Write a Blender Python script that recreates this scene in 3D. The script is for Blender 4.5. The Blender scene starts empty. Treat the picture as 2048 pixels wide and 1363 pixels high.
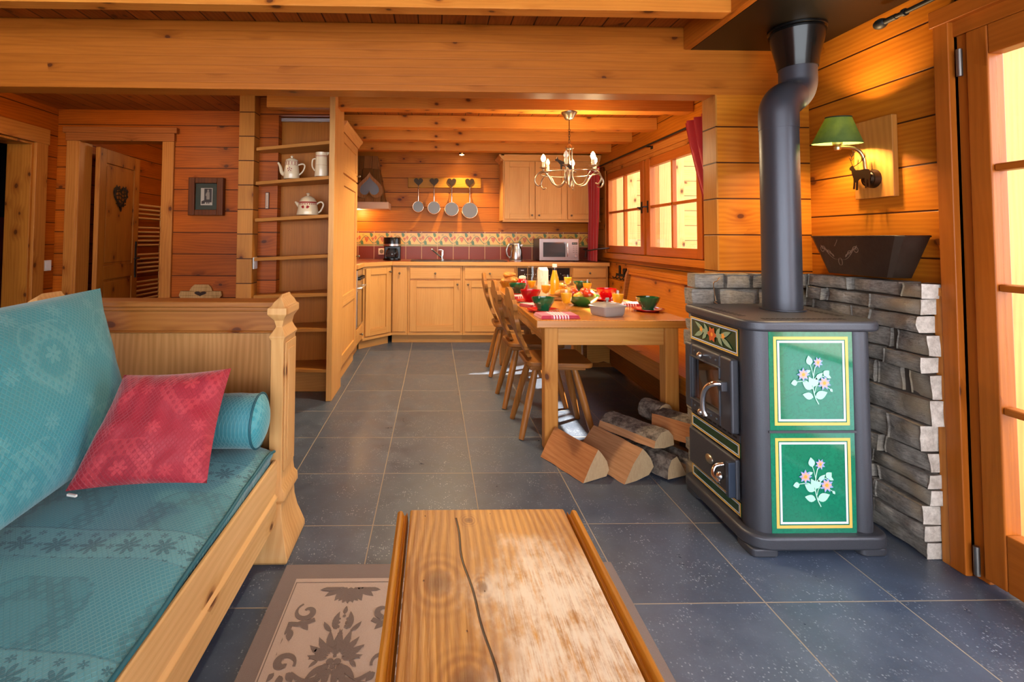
import bpy, math, random
from mathutils import Vector, Matrix, noise
random.seed(7)
PI = math.pi
scene = bpy.context.scene
C = scene.collection
sin, cos = math.sin, math.cos

# ------------------------------------------------------------------ node expressions
def lin(h):
    if isinstance(h, tuple): return h if len(h) == 4 else h + (1,)
    h = h.lstrip('#'); o = []
    for i in (0, 2, 4):
        c = int(h[i:i+2], 16) / 255
        o.append(c / 12.92 if c <= .04045 else ((c + .055) / 1.055) ** 2.4)
    return tuple(o) + (1,)

class G:
    """small helper around one material's node tree"""
    def __init__(s, name):
        s.m = bpy.data.materials.new(name); s.m.use_nodes = True
        s.t = s.m.node_tree; s.t.nodes.clear()
        s.out = s.n('ShaderNodeOutputMaterial')
    def n(s, t, **k):
        x = s.t.nodes.new(t)
        for a, b in k.items(): setattr(x, a, b)
        return x
    def link(s, a, sock):
        if isinstance(a, X): a = a.s
        if hasattr(a, 'is_output'): s.t.links.new(a, sock)
        else: sock.default_value = a
    def math(s, op, a, b=None, c=None):
        x = s.n('ShaderNodeMath', operation=op)
        for i, v in enumerate((a, b, c)):
            if v is not None: s.link(v, x.inputs[i])
        return X(s, x.outputs[0])
    def coords(s, kind='Object'):
        tc = s.n('ShaderNodeTexCoord'); sp = s.n('ShaderNodeSeparateXYZ')
        s.t.links.new(tc.outputs[kind], sp.inputs[0])
        return [X(s, sp.outputs[i]) for i in range(3)]
    def vec(s, a, b, c):
        x = s.n('ShaderNodeCombineXYZ')
        for i, v in enumerate((a, b, c)): s.link(v, x.inputs[i])
        return X(s, x.outputs[0])
    def noise(s, v, scale=1, detail=3, rough=.5, dist=0):
        x = s.n('ShaderNodeTexNoise'); s.link(v, x.inputs['Vector'])
        x.inputs['Scale'].default_value = scale; x.inputs['Detail'].default_value = detail
        x.inputs['Roughness'].default_value = rough; x.inputs['Distortion'].default_value = dist
        return X(s, x.outputs[0])
    def voro(s, v, scale=1, feature='F1', rnd=1, dim='3D'):
        x = s.n('ShaderNodeTexVoronoi', feature=feature, voronoi_dimensions=dim); s.link(v, x.inputs['Vector'])
        x.inputs['Scale'].default_value = scale; x.inputs['Randomness'].default_value = rnd
        return X(s, x.outputs['Distance']), X(s, x.outputs['Color'] if feature == 'F1' else x.outputs['Distance'])
    def white(s, v):
        x = s.n('ShaderNodeTexWhiteNoise', noise_dimensions='1D'); s.link(v, x.inputs['W'])
        return X(s, x.outputs[0])
    def ss(s, v, a, b, lo=0., hi=1.):
        x = s.n('ShaderNodeMapRange', interpolation_type='SMOOTHSTEP'); s.link(v, x.inputs[0])
        for i, q in enumerate((a, b, lo, hi)): x.inputs[i + 1].default_value = q
        return X(s, x.outputs[0])
    def mix(s, f, a, b, mode='MIX'):
        x = s.n('ShaderNodeMix', data_type='RGBA', blend_type=mode)
        s.link(f, x.inputs[0]); 
        s.link(lin(a) if isinstance(a, (str, tuple)) else a, x.inputs[6])
        s.link(lin(b) if isinstance(b, (str, tuple)) else b, x.inputs[7])
        return X(s, x.outputs[2])
    def bump(s, h, strength=.3, dist=.01):
        x = s.n('ShaderNodeBump'); s.link(h, x.inputs['Height'])
        x.inputs['Strength'].default_value = strength; x.inputs['Distance'].default_value = dist
        return X(s, x.outputs[0])
    def bsdf(s, col, rough=.5, metal=0, normal=None, **k):
        x = s.n('ShaderNodeBsdfPrincipled')
        s.link(lin(col) if isinstance(col, (str, tuple)) else col, x.inputs['Base Color'])
        s.link(rough, x.inputs['Roughness']); s.link(metal, x.inputs['Metallic'])
        if normal: s.link(normal, x.inputs['Normal'])
        for a, b in k.items():
            s.link(b, x.inputs[a.replace('_', ' ')])
        s.t.links.new(x.outputs[0], s.out.inputs[0])
        return x

class X:
    def __init__(s, g, sock): s.g, s.s = g, sock
    def __add__(s, o): return s.g.math('ADD', s, o)
    __radd__ = __add__
    def __sub__(s, o): return s.g.math('SUBTRACT', s, o)
    def __rsub__(s, o): return s.g.math('SUBTRACT', o, s)
    def __mul__(s, o): return s.g.math('MULTIPLY', s, o)
    __rmul__ = __mul__
    def __truediv__(s, o): return s.g.math('DIVIDE', s, o)
    def __lt__(s, o): return s.g.math('LESS_THAN', s, o)
    def __gt__(s, o): return s.g.math('GREATER_THAN', s, o)
    def f(s, op, b=None): return s.g.math(op, s, b)
    def abs(s): return s.f('ABSOLUTE')
    def floor(s): return s.f('FLOOR')
    def fract(s): return s.f('FRACT')
    def sin(s): return s.f('SINE')
    def cos(s): return s.f('COSINE')
    def min(s, o): return s.f('MINIMUM', o)
    def max(s, o): return s.f('MAXIMUM', o)
    def pow(s, o): return s.f('POWER', o)
    def sqrt(s): return s.f('SQRT')

def simple(name, col, rough=.5, metal=0, **k):
    g = G(name); g.bsdf(col, rough, metal, **k); return g.m

def wood(name, light, dark, grain='x', plank=None, knots=.3, rough=.42, ring=1., fine=1., tint=.22, groove='#3a1605', coat=.0, gstr=1.):
    """grain: axis of the fibres; plank = (axis, period, offset)"""
    g = G(name); P = dict(zip('xyz', g.coords())); N = dict(zip('xyz', g.coords('Normal')))
    gr = P[grain]; oth = [a for a in 'xyz' if a != grain]
    a, b = P[oth[0]], P[oth[1]]
    sel = N[oth[1]].abs() > N[oth[0]].abs()          # which cross axis lies in this face
    t = a * sel + b * (1 - sel) + (1 - sel) * 3.3
    rnd = None
    if plank:
        ax, per, off = plank
        q = (P[ax] - off) / per
        rnd = g.white(q.floor()); fr = q.fract()
        gr = gr + rnd * 13.7
        edge = (fr - .5).abs()
        gm = g.ss(edge, .5 - .0045 / per, .5 - .0022 / per) * gstr
    n1 = g.noise(g.vec(gr * 1.6, t * 11, 0.), 1, 3, .55, .3)
    n2 = g.noise(g.vec(gr * 6, t * 200, 0.), 1, 2, .65)
    lo = g.noise(g.vec(gr * .8, t * 4.5, 5.), 1, 2)
    kv = g.vec(gr * 4.2 + lo * .6, t * 6.2, 1.7)
    kd, kc = g.voro(kv, 1, dim='2D')
    sp = g.n('ShaderNodeSeparateColor'); g.link(kc, sp.inputs[0])
    on = X(g, sp.outputs[0]) < knots
    size = X(g, sp.outputs[1]) * .55 + .55
    near = g.ss(kd, .42, .06) * on
    km = g.ss(kd / size, .105, .06) * on
    kr = g.ss(kd / size, .17, .10) * on
    rings = (t * 270 + lo * 40 + n1 * 5 + near * 5).sin() * .5 + .5
    f = n1 * .62 + lo * .3 + rings * (.17 * ring) + n2 * (.30 * fine) - .24 + near * .25
    f = g.ss(f, .05, .95)
    col = g.mix(f, light, dark)
    col = g.mix(kr * .5, col, '#82410f'); col = g.mix(km * .85, col, '#4a1f08')
    if rnd:
        v = rnd * tint + (1 - tint * .5)
        col = g.mix(1.0, col, g.vec(v, v, v), 'MULTIPLY')
        col = g.mix(gm, col, groove)
        h = n2 * .12 - gm * 1.0
    else:
        h = n2 * .15 + rings * .05
    kw = dict(Specular_IOR_Level=.22)
    if coat: kw = dict(Coat_Weight=coat, Coat_Roughness=.25)
    g.bsdf(col, g.ss(n2, 0, 1, rough - .06, rough + .1), 0, g.bump(h, .5, .004), **kw)
    return g.m

def metal(name, col, rough=.25, brushed=0, axis=2):
    g = G(name)
    if brushed:
        P = g.coords(); v = [p * 4 for p in P]
        v[axis] = P[axis] * 260
        n = g.noise(g.vec(*v), 1, 2)
        g.bsdf(col, g.ss(n, .2, .8, rough - .08, rough + .12), 1)
    else: g.bsdf(col, rough, 1)
    return g.m

def glass(name, tint=(1, 1, 1, 1), refl=.6):
    g = G(name); tr = g.n('ShaderNodeBsdfTransparent'); tr.inputs[0].default_value = tint
    gl = g.n('ShaderNodeBsdfGlossy'); gl.inputs['Roughness'].default_value = .03
    lw = g.n('ShaderNodeLayerWeight'); lw.inputs[0].default_value = .5; fz = X(g, lw.outputs['Facing'])
    mx = g.n('ShaderNodeMixShader'); g.link((fz * fz * fz * fz * fz * .9 + .045) * refl, mx.inputs[0])
    g.t.links.new(tr.outputs[0], mx.inputs[1]); g.t.links.new(gl.outputs[0], mx.inputs[2])
    g.t.links.new(mx.outputs[0], g.out.inputs[0]); return g.m

def emit(name, col, strength):
    g = G(name); e = g.n('ShaderNodeEmission'); e.inputs[0].default_value = lin(col); e.inputs[1].default_value = strength
    g.t.links.new(e.outputs[0], g.out.inputs[0]); return g.m

def damask(name, base, dark, lightc, uv=True, mode='cushion', sheen=.4):
    """woven fabric: diamond lattice, star flowers, heart wreaths (u,v in metres)"""
    g = G(name); P = g.coords('UV' if uv else 'Object'); u, v = P[0], P[1]
    k = 60. if mode != 'mattress' else 78.
    wob = g.noise(g.vec(u, v, 0.), 3, 1) * .02
    uu, vv = u + wob, v + wob
    l1 = (((uu + vv * .8) * k).fract() - .5).abs(); l2 = (((uu - vv * .8) * k).fract() - .5).abs()
    lat = g.ss(l1.max(l2), .36, .46)
    def flowers(u, v, s, ox, oy, size, petals=8):
        row = ((v + oy) / s).floor()
        cu = ((u + ox) / s + row * .5).fract() - .5; cv = ((v + oy) / s).fract() - .5
        r = (cu * cu + cv * cv).sqrt(); th = cv.f('ARCTAN2', cu)
        pet = ((th * (petals / 2)).cos().abs() * .75 + .25) * size
        return (r < pet) * (r > size * .12)
    def heart(u, v, s, ox, oy):
        row = ((v + oy) / s).floor()
        x = (((u + ox) / s + row * .5).fract() - .5) * 3.6; y = (((v + oy) / s).fract() - .46) * 3.4
        q = x * x + y * y - 1
        h = q * q * q - x * x * y * y * y
        band = g.ss(h.abs(), .30, .12) * ((x * 17).sin() * (y * 15).sin() > -.35)
        inside = g.ss(h, .05, -.05)
        return band, inside
    if mode == 'mattress':
        t = ((v + .02) / .36).fract()
        bandA = (t < .30)
        fl = flowers(u, v, .09, 0., .018, .36) + flowers(u + .02, v, .045, .0, .0, .24, 6)
        hb, hi = heart(u, v, .36, .05, .02)
        fieldm = lat * (1 - hi * .8)
        m_d = bandA * fl.min(1.) + (1 - bandA) * hb * .55
        edge = g.ss((t - .30).abs(), .012, .004) + g.ss(t, .012, .004)
        m_d = (m_d * .85 + edge * .5).min(1.)
        m_l = ((1 - bandA) * fieldm * .42 + bandA * .38) * (1 - m_d)
    else:
        s = .34 if mode == 'cushion' else .30
        hb, hi = heart(u, v, s, .0, .09)
        fl = flowers(u, v, s / 2, .08, .03, .17)
        ctr = flowers(u, v, s, 0., .09, .10, 6)
        pk = 1.7 if mode == 'pillow' else 1.
        m_l = (lat * (1 - hi) * .13 * pk + hb * .26 * pk + fl * .26 * pk * (1 - hi) + ctr * .34 * pk).min(1.)
        m_d = hi * .15 + (1 - lat) * (1 - hi) * .12
    col = g.mix(m_d, base, dark); col = g.mix(m_l, col, lightc)
    big = g.noise(g.vec(u * 5, v * 5, P[2]), 1, 2)
    h = lat * .5 + big * 1.2 - m_d * .2
    g.bsdf(col, .62, 0, g.bump(h, .55, .004), Sheen_Weight=sheen, Sheen_Roughness=.4)
    return g.m

# ------------------------------------------------------------------ mesh builder
class MB:
    def __init__(s): s.v, s.f, s.mi, s.uv, s.m = [], [], [], {}, 0
    def face(s, ids): s.f.append(tuple(ids)); s.mi.append(s.m)
    def add(s, pts):
        b = len(s.v); s.v.extend(Vector(p) for p in pts); return b
    def poly(s, pts): b = s.add(pts); s.face(range(b, b + len(pts))); return s
    def box(s, x0, x1, y0, y1, z0, z1):
        b = s.add([(x, y, z) for z in (z0, z1) for y in (y0, y1) for x in (x0, x1)])
        for q in ((0, 2, 3, 1), (4, 5, 7, 6), (0, 1, 5, 4), (2, 6, 7, 3), (0, 4, 6, 2), (1, 3, 7, 5)): s.face([b + i for i in q])
        return s
    def hexa(s, p):   # 8 points, bottom 4 ccw then top 4 ccw
        b = s.add(p)
        for q in ((3, 2, 1, 0), (4, 5, 6, 7), (0, 1, 5, 4), (1, 2, 6, 5), (2, 3, 7, 6), (3, 0, 4, 7)): s.face([b + i for i in q])
        return s
    def prism(s, pts, plane, d0, d1):
        if plane == 'xy': mk = lambda p, d: (p[0], p[1], d)
        elif plane == 'xz': mk = lambda p, d: (p[0], d, p[1])
        else: mk = lambda p, d: (d, p[0], p[1])
        n = len(pts); b = s.add([mk(p, d0) for p in pts] + [mk(p, d1) for p in pts])
        s.face([b + i for i in range(n)][::-1]); s.face([b + n + i for i in range(n)])
        for i in range(n): s.face([b + i, b + (i + 1) % n, b + n + (i + 1) % n, b + n + i])
        return s
    def lathe(s, prof, c=(0, 0, 0), seg=24, sx=1, sy=1, flute=0, nfl=0, mat=None):
        c = Vector(c); rings = []
        for (r, z) in prof:
            if r < 1e-6: rings.append([s.add([c + Vector((0, 0, z))])])
            else:
                pts = []
                for i in range(seg):
                    a = 2 * PI * i / seg; rr = r * (1 + flute * abs(sin(a * nfl / 2)) if flute else 1)
                    pts.append(c + Vector((rr * cos(a) * sx, rr * sin(a) * sy, z)))
                b = s.add(pts); rings.append(list(range(b, b + seg)))
        for A, B in zip(rings, rings[1:]):
            if len(A) == 1 and len(B) == 1: continue
            for i in range(seg):
                j = (i + 1) % seg
                if len(A) == 1: s.face([A[0], B[j], B[i]][::-1] if False else [A[0], B[j], B[i]])
                elif len(B) == 1: s.face([A[i], A[j], B[0]])
                else: s.face([A[i], A[j], B[j], B[i]])
        return s
    def tube(s, pts, r, seg=10, caps=True, flat=1.0):
        pts = [Vector(p) for p in pts]; n = len(pts)
        rs = r if isinstance(r, (list, tuple)) else [r] * n
        t0 = (pts[1] - pts[0]).normalized()
        u = t0.orthogonal().normalized(); rings = []
        for i, p in enumerate(pts):
            t = (pts[min(i + 1, n - 1)] - pts[max(i - 1, 0)]).normalized()
            u = (u - t * u.dot(t)).normalized(); w = t.cross(u)
            b = s.add([p + (u * cos(2 * PI * k / seg) + w * sin(2 * PI * k / seg) * flat) * rs[i] for k in range(seg)])
            rings.append(b)
        for A, B in zip(rings, rings[1:]):
            for k in range(seg):
                j = (k + 1) % seg; s.face([A + k, A + j, B + j, B + k])
        if caps:
            s.face([rings[0] + k for k in range(seg)][::-1]); s.face([rings[-1] + k for k in range(seg)])
        return s
    def cyl(s, p0, p1, r0, r1=None, seg=16): return s.tube([p0, p1], [r0, r0 if r1 is None else r1], seg)
    def ball(s, c, r, seg=14, sz=1.0, sx=1, sy=1):
        n = max(5, seg // 2)
        return s.lathe([(max(0, r * sin(PI * i / n)) if 0 < i < n else 0, -r * sz * cos(PI * i / n)) for i in range(n + 1)], c, seg, sx, sy)
    def grid(s, fn, nu, nv, uvf=None, close=False, mats=None):
        ids = [[None] * (nv + 1) for _ in range(nu + 1)]
        for i in range(nu + 1):
            for j in range(nv + 1):
                if close and i == nu: ids[i][j] = ids[0][j]; continue
                u, v = i / nu, j / nv
                k = s.add([fn(u, v)]); ids[i][j] = k
                if uvf: s.uv[k] = uvf(u, v)
        for i in range(nu):
            for j in range(nv): s.face([ids[i][j], ids[i + 1][j], ids[i + 1][j + 1], ids[i][j + 1]])
        return s
    def xf(s, M, start=0):
        for i in range(start, len(s.v)): s.v[i] = M @ s.v[i]
        return s

def root_matrix(o):
    M = Matrix.Identity(4)
    while o is not None:
        M = o.matrix_basis @ M; o = o.parent
    return M

def obj(name, mb, mats, parent=None, bevel=0, smooth=None, local=False, subsurf=0, seg=2):
    me = bpy.data.meshes.new(name)
    vs = mb.v
    if parent is not None and not local:
        I = root_matrix(parent).inverted(); vs = [I @ p for p in vs]
    me.from_pydata([tuple(p) for p in vs], [], mb.f)
    for m in (mats if isinstance(mats, (list, tuple)) else [mats]): me.materials.append(m)
    if any(mb.mi): me.polygons.foreach_set('material_index', mb.mi)
    if mb.uv:
        l = me.uv_layers.new(name='UVMap')
        for lp in me.loops: l.data[lp.index].uv = mb.uv.get(lp.vertex_index, (0, 0))
    me.validate(); me.update()
    o = bpy.data.objects.new(name, me); C.objects.link(o)
    if parent is not None: o.parent = parent
    import bmesh
    bm = bmesh.new(); bm.from_mesh(me); bmesh.ops.recalc_face_normals(bm, faces=bm.faces); bm.to_mesh(me); bm.free()
    if smooth is not None or bevel:
        me.polygons.foreach_set('use_smooth', [True] * len(me.polygons))
        me.set_sharp_from_angle(angle=math.radians(smooth if smooth else 30))
    if bevel:
        b = o.modifiers.new('edge', 'BEVEL'); b.width = bevel; b.segments = seg; b.limit_method = 'ANGLE'; b.angle_limit = math.radians(35)
        b.harden_normals = True
    if subsurf:
        b = o.modifiers.new('sub', 'SUBSURF'); b.levels = subsurf; b.render_levels = subsurf
    return o

def tag(o, label, cat, group=None, kind=None):
    o['label'] = label; o['category'] = cat
    if group: o['group'] = group
    if kind: o['kind'] = kind
    return o
def thing(name, label, cat, loc=(0, 0, 0), rz=0, group=None):
    o = bpy.data.objects.new(name, None); C.objects.link(o); o.empty_display_size = .1
    o.location = loc; o.rotation_euler = (0, 0, rz)
    return tag(o, label, cat, group)
def one(name, mb, mats, label, cat, group=None, loc=None, **k):
    """a thing that is a single mesh"""
    o = obj(name, mb, mats, **k); tag(o, label, cat, group)
    return o
def struct(name, mb, mats, label, cat, **k):
    o = obj(name, mb, mats, **k); return tag(o, label, cat, kind='structure')
def dup(root, loc, rz=None, label=None, group=None):
    r = root.copy(); C.objects.link(r); r.location = loc
    if rz is not None: r.rotation_euler = (0, 0, rz)
    if label: r['label'] = label
    if group: r['group'] = group
    for ch in list(root.children):
        c = ch.copy(); C.objects.link(c); c.parent = r
        for gch in list(ch.children):
            d = gch.copy(); C.objects.link(d); d.parent = c
    return r
def light(kind, loc, power, col=(1, .8, .55), radius=.03, rot=None, **k):
    l = bpy.data.lights.new(kind.lower() + '_lamp', kind); l.energy = power; l.color = col
    if kind != 'SUN': l.shadow_soft_size = radius
    for a, b in k.items(): setattr(l, a, b)
    o = bpy.data.objects.new(kind.lower() + '_lamp', l); C.objects.link(o); o.location = loc
    if rot: o.rotation_euler = rot
    return o
def arc(c, r, a0, a1, n, plane='xz'):
    out = []
    for i in range(n + 1):
        a = math.radians(a0 + (a1 - a0) * i / n)
        p, q = r * cos(a), r * sin(a)
        out.append((c[0] + p, c[1], c[2] + q) if plane == 'xz' else (c[0] + p, c[1] + q, c[2]) if plane == 'xy' else (c[0], c[1] + p, c[2] + q))
    return out
def bez(pts, n=16):
    """smooth curve through points (Catmull-Rom)"""
    P = [Vector(p) for p in pts]; P = [P[0] * 2 - P[1]] + P + [P[-1] * 2 - P[-2]]; out = []
    for i in range(1, len(P) - 2):
        for k in range(n):
            t = k / n; a, b, c, d = P[i - 1:i + 3]
            out.append(.5 * ((2 * b) + (c - a) * t + (2 * a - 5 * b + 4 * c - d) * t * t + (3 * b - a - 3 * c + d) * t ** 3))
    out.append(P[-2]); return out
def heart2(n=28, w=1., h=1.):
    o = []
    for i in range(n):
        t = 2 * PI * i / n
        o.append((w * 16 * sin(t) ** 3 / 32, h * (13 * cos(t) - 5 * cos(2 * t) - 2 * cos(3 * t) - cos(4 * t) + 2.5) / 32))
    return o
# flat ornament shapes: M maps (u,v) -> 3d
def oleaf(mb, M, p, ang, L, W, n=6, bend=0.):
    l, r = [], []
    for i in range(n + 1):
        t = i / n; a = ang + bend * (t - .5); w = W * sin(PI * t ** .8) * .5
        c = (p[0] + L * t * cos(ang + bend * t * .5), p[1] + L * t * sin(ang + bend * t * .5))
        l.append((c[0] - w * sin(a), c[1] + w * cos(a))); r.append((c[0] + w * sin(a), c[1] - w * cos(a)))
    for i in range(n): mb.poly([M(*l[i]), M(*l[i + 1]), M(*r[i + 1]), M(*r[i])])
def ostroke(mb, M, pts, w):
    n = len(pts); L, R = [], []
    for i in range(n):
        a, b = pts[max(i - 1, 0)], pts[min(i + 1, n - 1)]
        d = math.hypot(b[0] - a[0], b[1] - a[1]) or 1; nx, ny = -(b[1] - a[1]) / d, (b[0] - a[0]) / d
        ww = (w(i / (n - 1)) if callable(w) else w) * .5
        L.append((pts[i][0] + nx * ww, pts[i][1] + ny * ww)); R.append((pts[i][0] - nx * ww, pts[i][1] - ny * ww))
    for i in range(n - 1): mb.poly([M(*L[i]), M(*L[i + 1]), M(*R[i + 1]), M(*R[i])])
def ospiral(mb, M, c, r0, r1, a0, a1, w, n=22):
    pts = []
    for i in range(n + 1):
        t = i / n; a = math.radians(a0 + (a1 - a0) * t); r = r0 + (r1 - r0) * t
        pts.append((c[0] + r * cos(a), c[1] + r * sin(a)))
    ostroke(mb, M, pts, w)
def odisc(mb, M, c, r, n=10, **k): mb.poly([M(c[0] + r * cos(2 * PI * i / n), c[1] + r * sin(2 * PI * i / n)) for i in range(n)])
# ------------------------------------------------------------------ materials
PINE_L, PINE_D = '#c6771c', '#964e0b'
W = {}
W['wall_x'] = wood('pine planks along x', PINE_L, PINE_D, 'x', ('z', .188, .095), .24)
W['wall_y'] = wood('pine planks along y', '#c6751c', PINE_D, 'y', ('z', .188, .0), .24)
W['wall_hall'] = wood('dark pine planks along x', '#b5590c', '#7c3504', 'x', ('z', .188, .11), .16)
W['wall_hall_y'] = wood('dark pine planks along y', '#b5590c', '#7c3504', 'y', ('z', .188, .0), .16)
W['endgrain'] = wood('log end corner', '#bd7d34', '#8a5118', 'z', ('z', .188, .095), .25, ring=.3)
W['ceil'] = wood('ceiling boards', '#a3581c', '#73370c', 'y', ('x', .12, .03), .3)
W['beam'] = wood('glulam beam', '#b4661e', '#8b480b', 'x', ('z', .045, .01), .13, ring=.6, tint=.10, gstr=.12)
W['beam_y'] = wood('beam along y', '#b9691c', '#8c470e', 'y', None, .4, ring=.8)
W['joist'] = wood('joist', '#d98a36', '#b5661e', 'x', None, .45, ring=.7)
W['post'] = wood('post', '#b0702c', '#7f4a16', 'z', None, .4)
W['frame_z'] = wood('larch frame z', '#b05f1e', '#86420c', 'z', None, .1, rough=.33, ring=.6)
W['frame_y'] = wood('larch frame y', '#b05f1e', '#86420c', 'y', None, .1, rough=.33, ring=.6)
W['trim_z'] = wood('pine trim z', '#bf7a34', '#96541c', 'z', None, .35)
W['trim_y'] = wood('pine trim y', '#bf7a34', '#96541c', 'y', None, .3)
W['trim_x'] = wood('pine trim x', '#a8602a', '#7c4014', 'x', None, .3)
W['door_z'] = wood('pine door z', '#b97328', '#8f4f16', 'z', None, .5)
W['door_x'] = wood('pine door x', '#b06c1d', '#874910', 'y', None, .4)
W['oak_z'] = wood('oak cabinet z', '#dba562', '#bd8142', 'z', None, .0, rough=.38, ring=.5, fine=1.2)
W['oak_x'] = wood('oak cabinet x', '#dba562', '#bd8142', 'x', None, .0, rough=.38, ring=.5, fine=1.2)
W['oak_y'] = wood('oak cabinet y', '#dba562', '#bd8142', 'y', None, .0, rough=.38, ring=.5, fine=1.2)
W['shelf_x'] = wood('oak shelf x', '#bd7f3c', '#925a22', 'x', None, .0, ring=.5)
W['shelf_z'] = wood('oak back z', '#b3691c', '#8a4e10', 'z', None, .0, ring=.6)
W['bed_z'] = wood('waxed pine z', '#d9aa70', '#b98246', 'z', None, .15, rough=.4)
W['bed_y'] = wood('waxed pine y', '#e0b47c', '#c69658', 'y', None, .3, rough=.4)
W['bed_x'] = wood('waxed pine dark x', '#a5682f', '#7b451a', 'x', None, .2, rough=.4)
W['bed_panel'] = wood('waxed elm panel', '#c08a54', '#8f5f2e', 'z', None, .12, rough=.4, ring=1.1)
W['table_y'] = wood('table top wood', '#c88236', '#a05e20', 'y', None, .08, rough=.2, coat=.4)
W['table_z'] = wood('table leg wood', '#cf9048', '#ae6e2c', 'z', None, .1, rough=.35)
W['table_x'] = wood('table apron wood', '#d29752', '#b27434', 'x', None, .1, rough=.35)
W['chair_z'] = wood('chair wood upright', '#aa7038', '#7f4c1e', 'z', None, .12, rough=.33)
W['chair_x'] = wood('chair seat wood', '#9f6632', '#703f16', 'x', None, .1, rough=.33)
W['bench_y'] = wood('bench wood', '#b86f22', '#935012', 'y', None, .25, rough=.35)
W['hood'] = wood('weathered shingles', '#ad7340', '#774a2a', 'z', None, .1, ring=1.4)
W['rack'] = wood('rack board', '#b87f20', '#8d5a12', 'x', None, .1)
W['pale'] = wood('pale ledge', '#dcb493', '#c4977a', 'x', None, .0, rough=.4, ring=.4)
W['picframe'] = wood('dark picture frame', '#6a350f', '#421d08', 'z', None, .0)
W['stove_board'] = wood('lamp board', '#c4833c', '#9c5f22', 'z', None, .15)
black = simple('black iron', '#16130f', .55, .3)
blackgl = simple('black plastic', '#0b0c0f', .22)
iron = simple('dark bronze iron', '#3a2a1c', .4, .8)
chrome = metal('chrome', (.85, .86, .88), .12)
steel = metal('brushed steel', (.55, .52, .50), .32, 1, 2)
nickel = metal('worn nickel', (.36, .28, .20), .3)
pane = glass('window pane')
tumbler = glass('clear tumbler glass', (.97, .98, .97, 1), .9)
white_plastic = simple('white plastic', '#e4e2dc', .35)
knobm = metal('antique knob', (.22, .19, .15), .35)

# slate floor
g = G('slate floor tiles'); P = g.coords()
tx, ty = (P[0] + .6995) / .45, (P[1] - 2.5325) / .45
ex, ey = (tx.fract() - .5).abs(), (ty.fract() - .5).abs()
gm = g.ss(ex.max(ey), .4935, .4965)
rn = g.white(tx.floor() * 7.13 + ty.floor() * 3.7)
v = g.vec(*P)
n = g.noise(v, 9, 5, .65); fine = g.noise(v, 130, 3, .7); cl = g.noise(v, 22, 3, .6)
spk = g.ss(fine * .62 + cl * .38, .57, .68)
sc_v, sc_c = g.voro(v, 120); ssp = g.n('ShaderNodeSeparateColor'); g.link(sc_c, ssp.inputs[0]); cl2 = g.noise(v, 7, 3, .6); spk2 = g.ss(sc_v, .42, .2) * (X(g, ssp.outputs[0]) < .28) * g.ss(cl2, .42, .62)
base = g.mix(n, '#343e4e', '#56637a')
tv = rn * .25 + .87
base = g.mix(1.0, base, g.vec(tv, tv, tv), 'MULTIPLY')
col = g.mix((spk * .34 + spk2 * .42).min(1.), base, '#bcc8d4')
col = g.mix(gm, col, '#8f8478')
g.bsdf(col, g.ss(n, .2, .8, .26, .42) + gm * .3, 0, g.bump(fine * .15 + n * .4 - gm * 1.2, .35, .004), Specular_IOR_Level=.5)
slate = g.m

# rough stone
g = G('split gneiss stone'); P = g.coords(); v = g.vec(*P)
n = g.noise(v, 14, 6, .7); n2 = g.noise(g.vec(P[0] * 30, P[1] * 30, P[2] * 140), 1, 4, .7); big = g.noise(v, 5, 2)
oi = g.n('ShaderNodeObjectInfo')
col = g.mix(g.ss(n * .5 + n2 * .5, .3, .7), '#5a534e', '#a39b91'); col = g.mix(g.ss(big, .5, .72), col, '#93826b')
g.bsdf(col, .85, 0, g.bump(n * .8 + n2 * .5, .9, .012)); stone = g.m
g = G('stone with painted door light'); P = g.coords(); v = g.vec(*P); n = g.noise(v, 22, 6, .75)
g.bsdf(g.mix(g.ss(n, .3, .7), '#a99e92', '#ddd4c9'), .85, 0, g.bump(n, .8, .01)); stone_lit = g.m  # door light on the wall's end faces, painted as paler stone

# ------------------------------------------------------------------ the setting
def B(*a): return MB().box(*a)
XR, XK, YH, YB = 1.96, 2.03, 4.30, 6.25
struct('floor', B(-5.4, 4.2, -2.2, 6.4, -.08, 0), slate, 'dark blue-grey slate tile floor with pale joints', 'floor')
struct('ceiling', B(-5.4, 2.2, -2.2, 6.4, 2.312, 2.38), W['ceil'], 'boarded pine ceiling above the joists', 'ceiling')
struct('trim_1', B(-3.3, XR, 2.49, 2.61, 1.955, 2.312), W['beam'], 'deep glued pine beam across the room', 'beam', bevel=.006)
struct('trim_2', B(-3.3, 1.325, 2.08, 2.15, 2.198, 2.312), W['joist'], 'slim pine joist just in front of the deep beam', 'joist', bevel=.004)
for i, y in enumerate((3.74, 4.37, 4.93, 5.52)):
    struct('trim_%d' % (i + 3), B(-1.30, XK - .002, y, y + .12, 2.2, 2.312), W['joist'],
           'kitchen ceiling joist, number %s from the deep beam' % ('one', 'two', 'three', 'four')[i], 'joist', bevel=.005)
struct('trim_7', B(1.30, 1.335, 1.10, 2.488, 2.192, 2.312), W['beam_y'], 'side board boxing in the black ceiling plate', 'trim')
# right wall (door opening y .10-1.75)
m = MB().box(XR, XR + .14, 1.75, 2.62, 0, 2.312).box(XR, XR + .14, .1, 1.75, 2.0, 2.312).box(XR, XR + .14, -2.2, .1, 0, 2.312)
struct('wall_right', m, W['wall_y'], 'right wall of horizontal pine planks', 'wall')
m = MB().box(1.47, XR + .07, 2.49, 2.61, 0, 1.955); m.m = 1
m.box(1.462, 1.47, 2.488, 2.612, 0, 1.955)
struct('wall_alcove', m, [W['wall_x'], W['endgrain']], 'short pine plank wall behind the stove pipe', 'wall')
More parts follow.
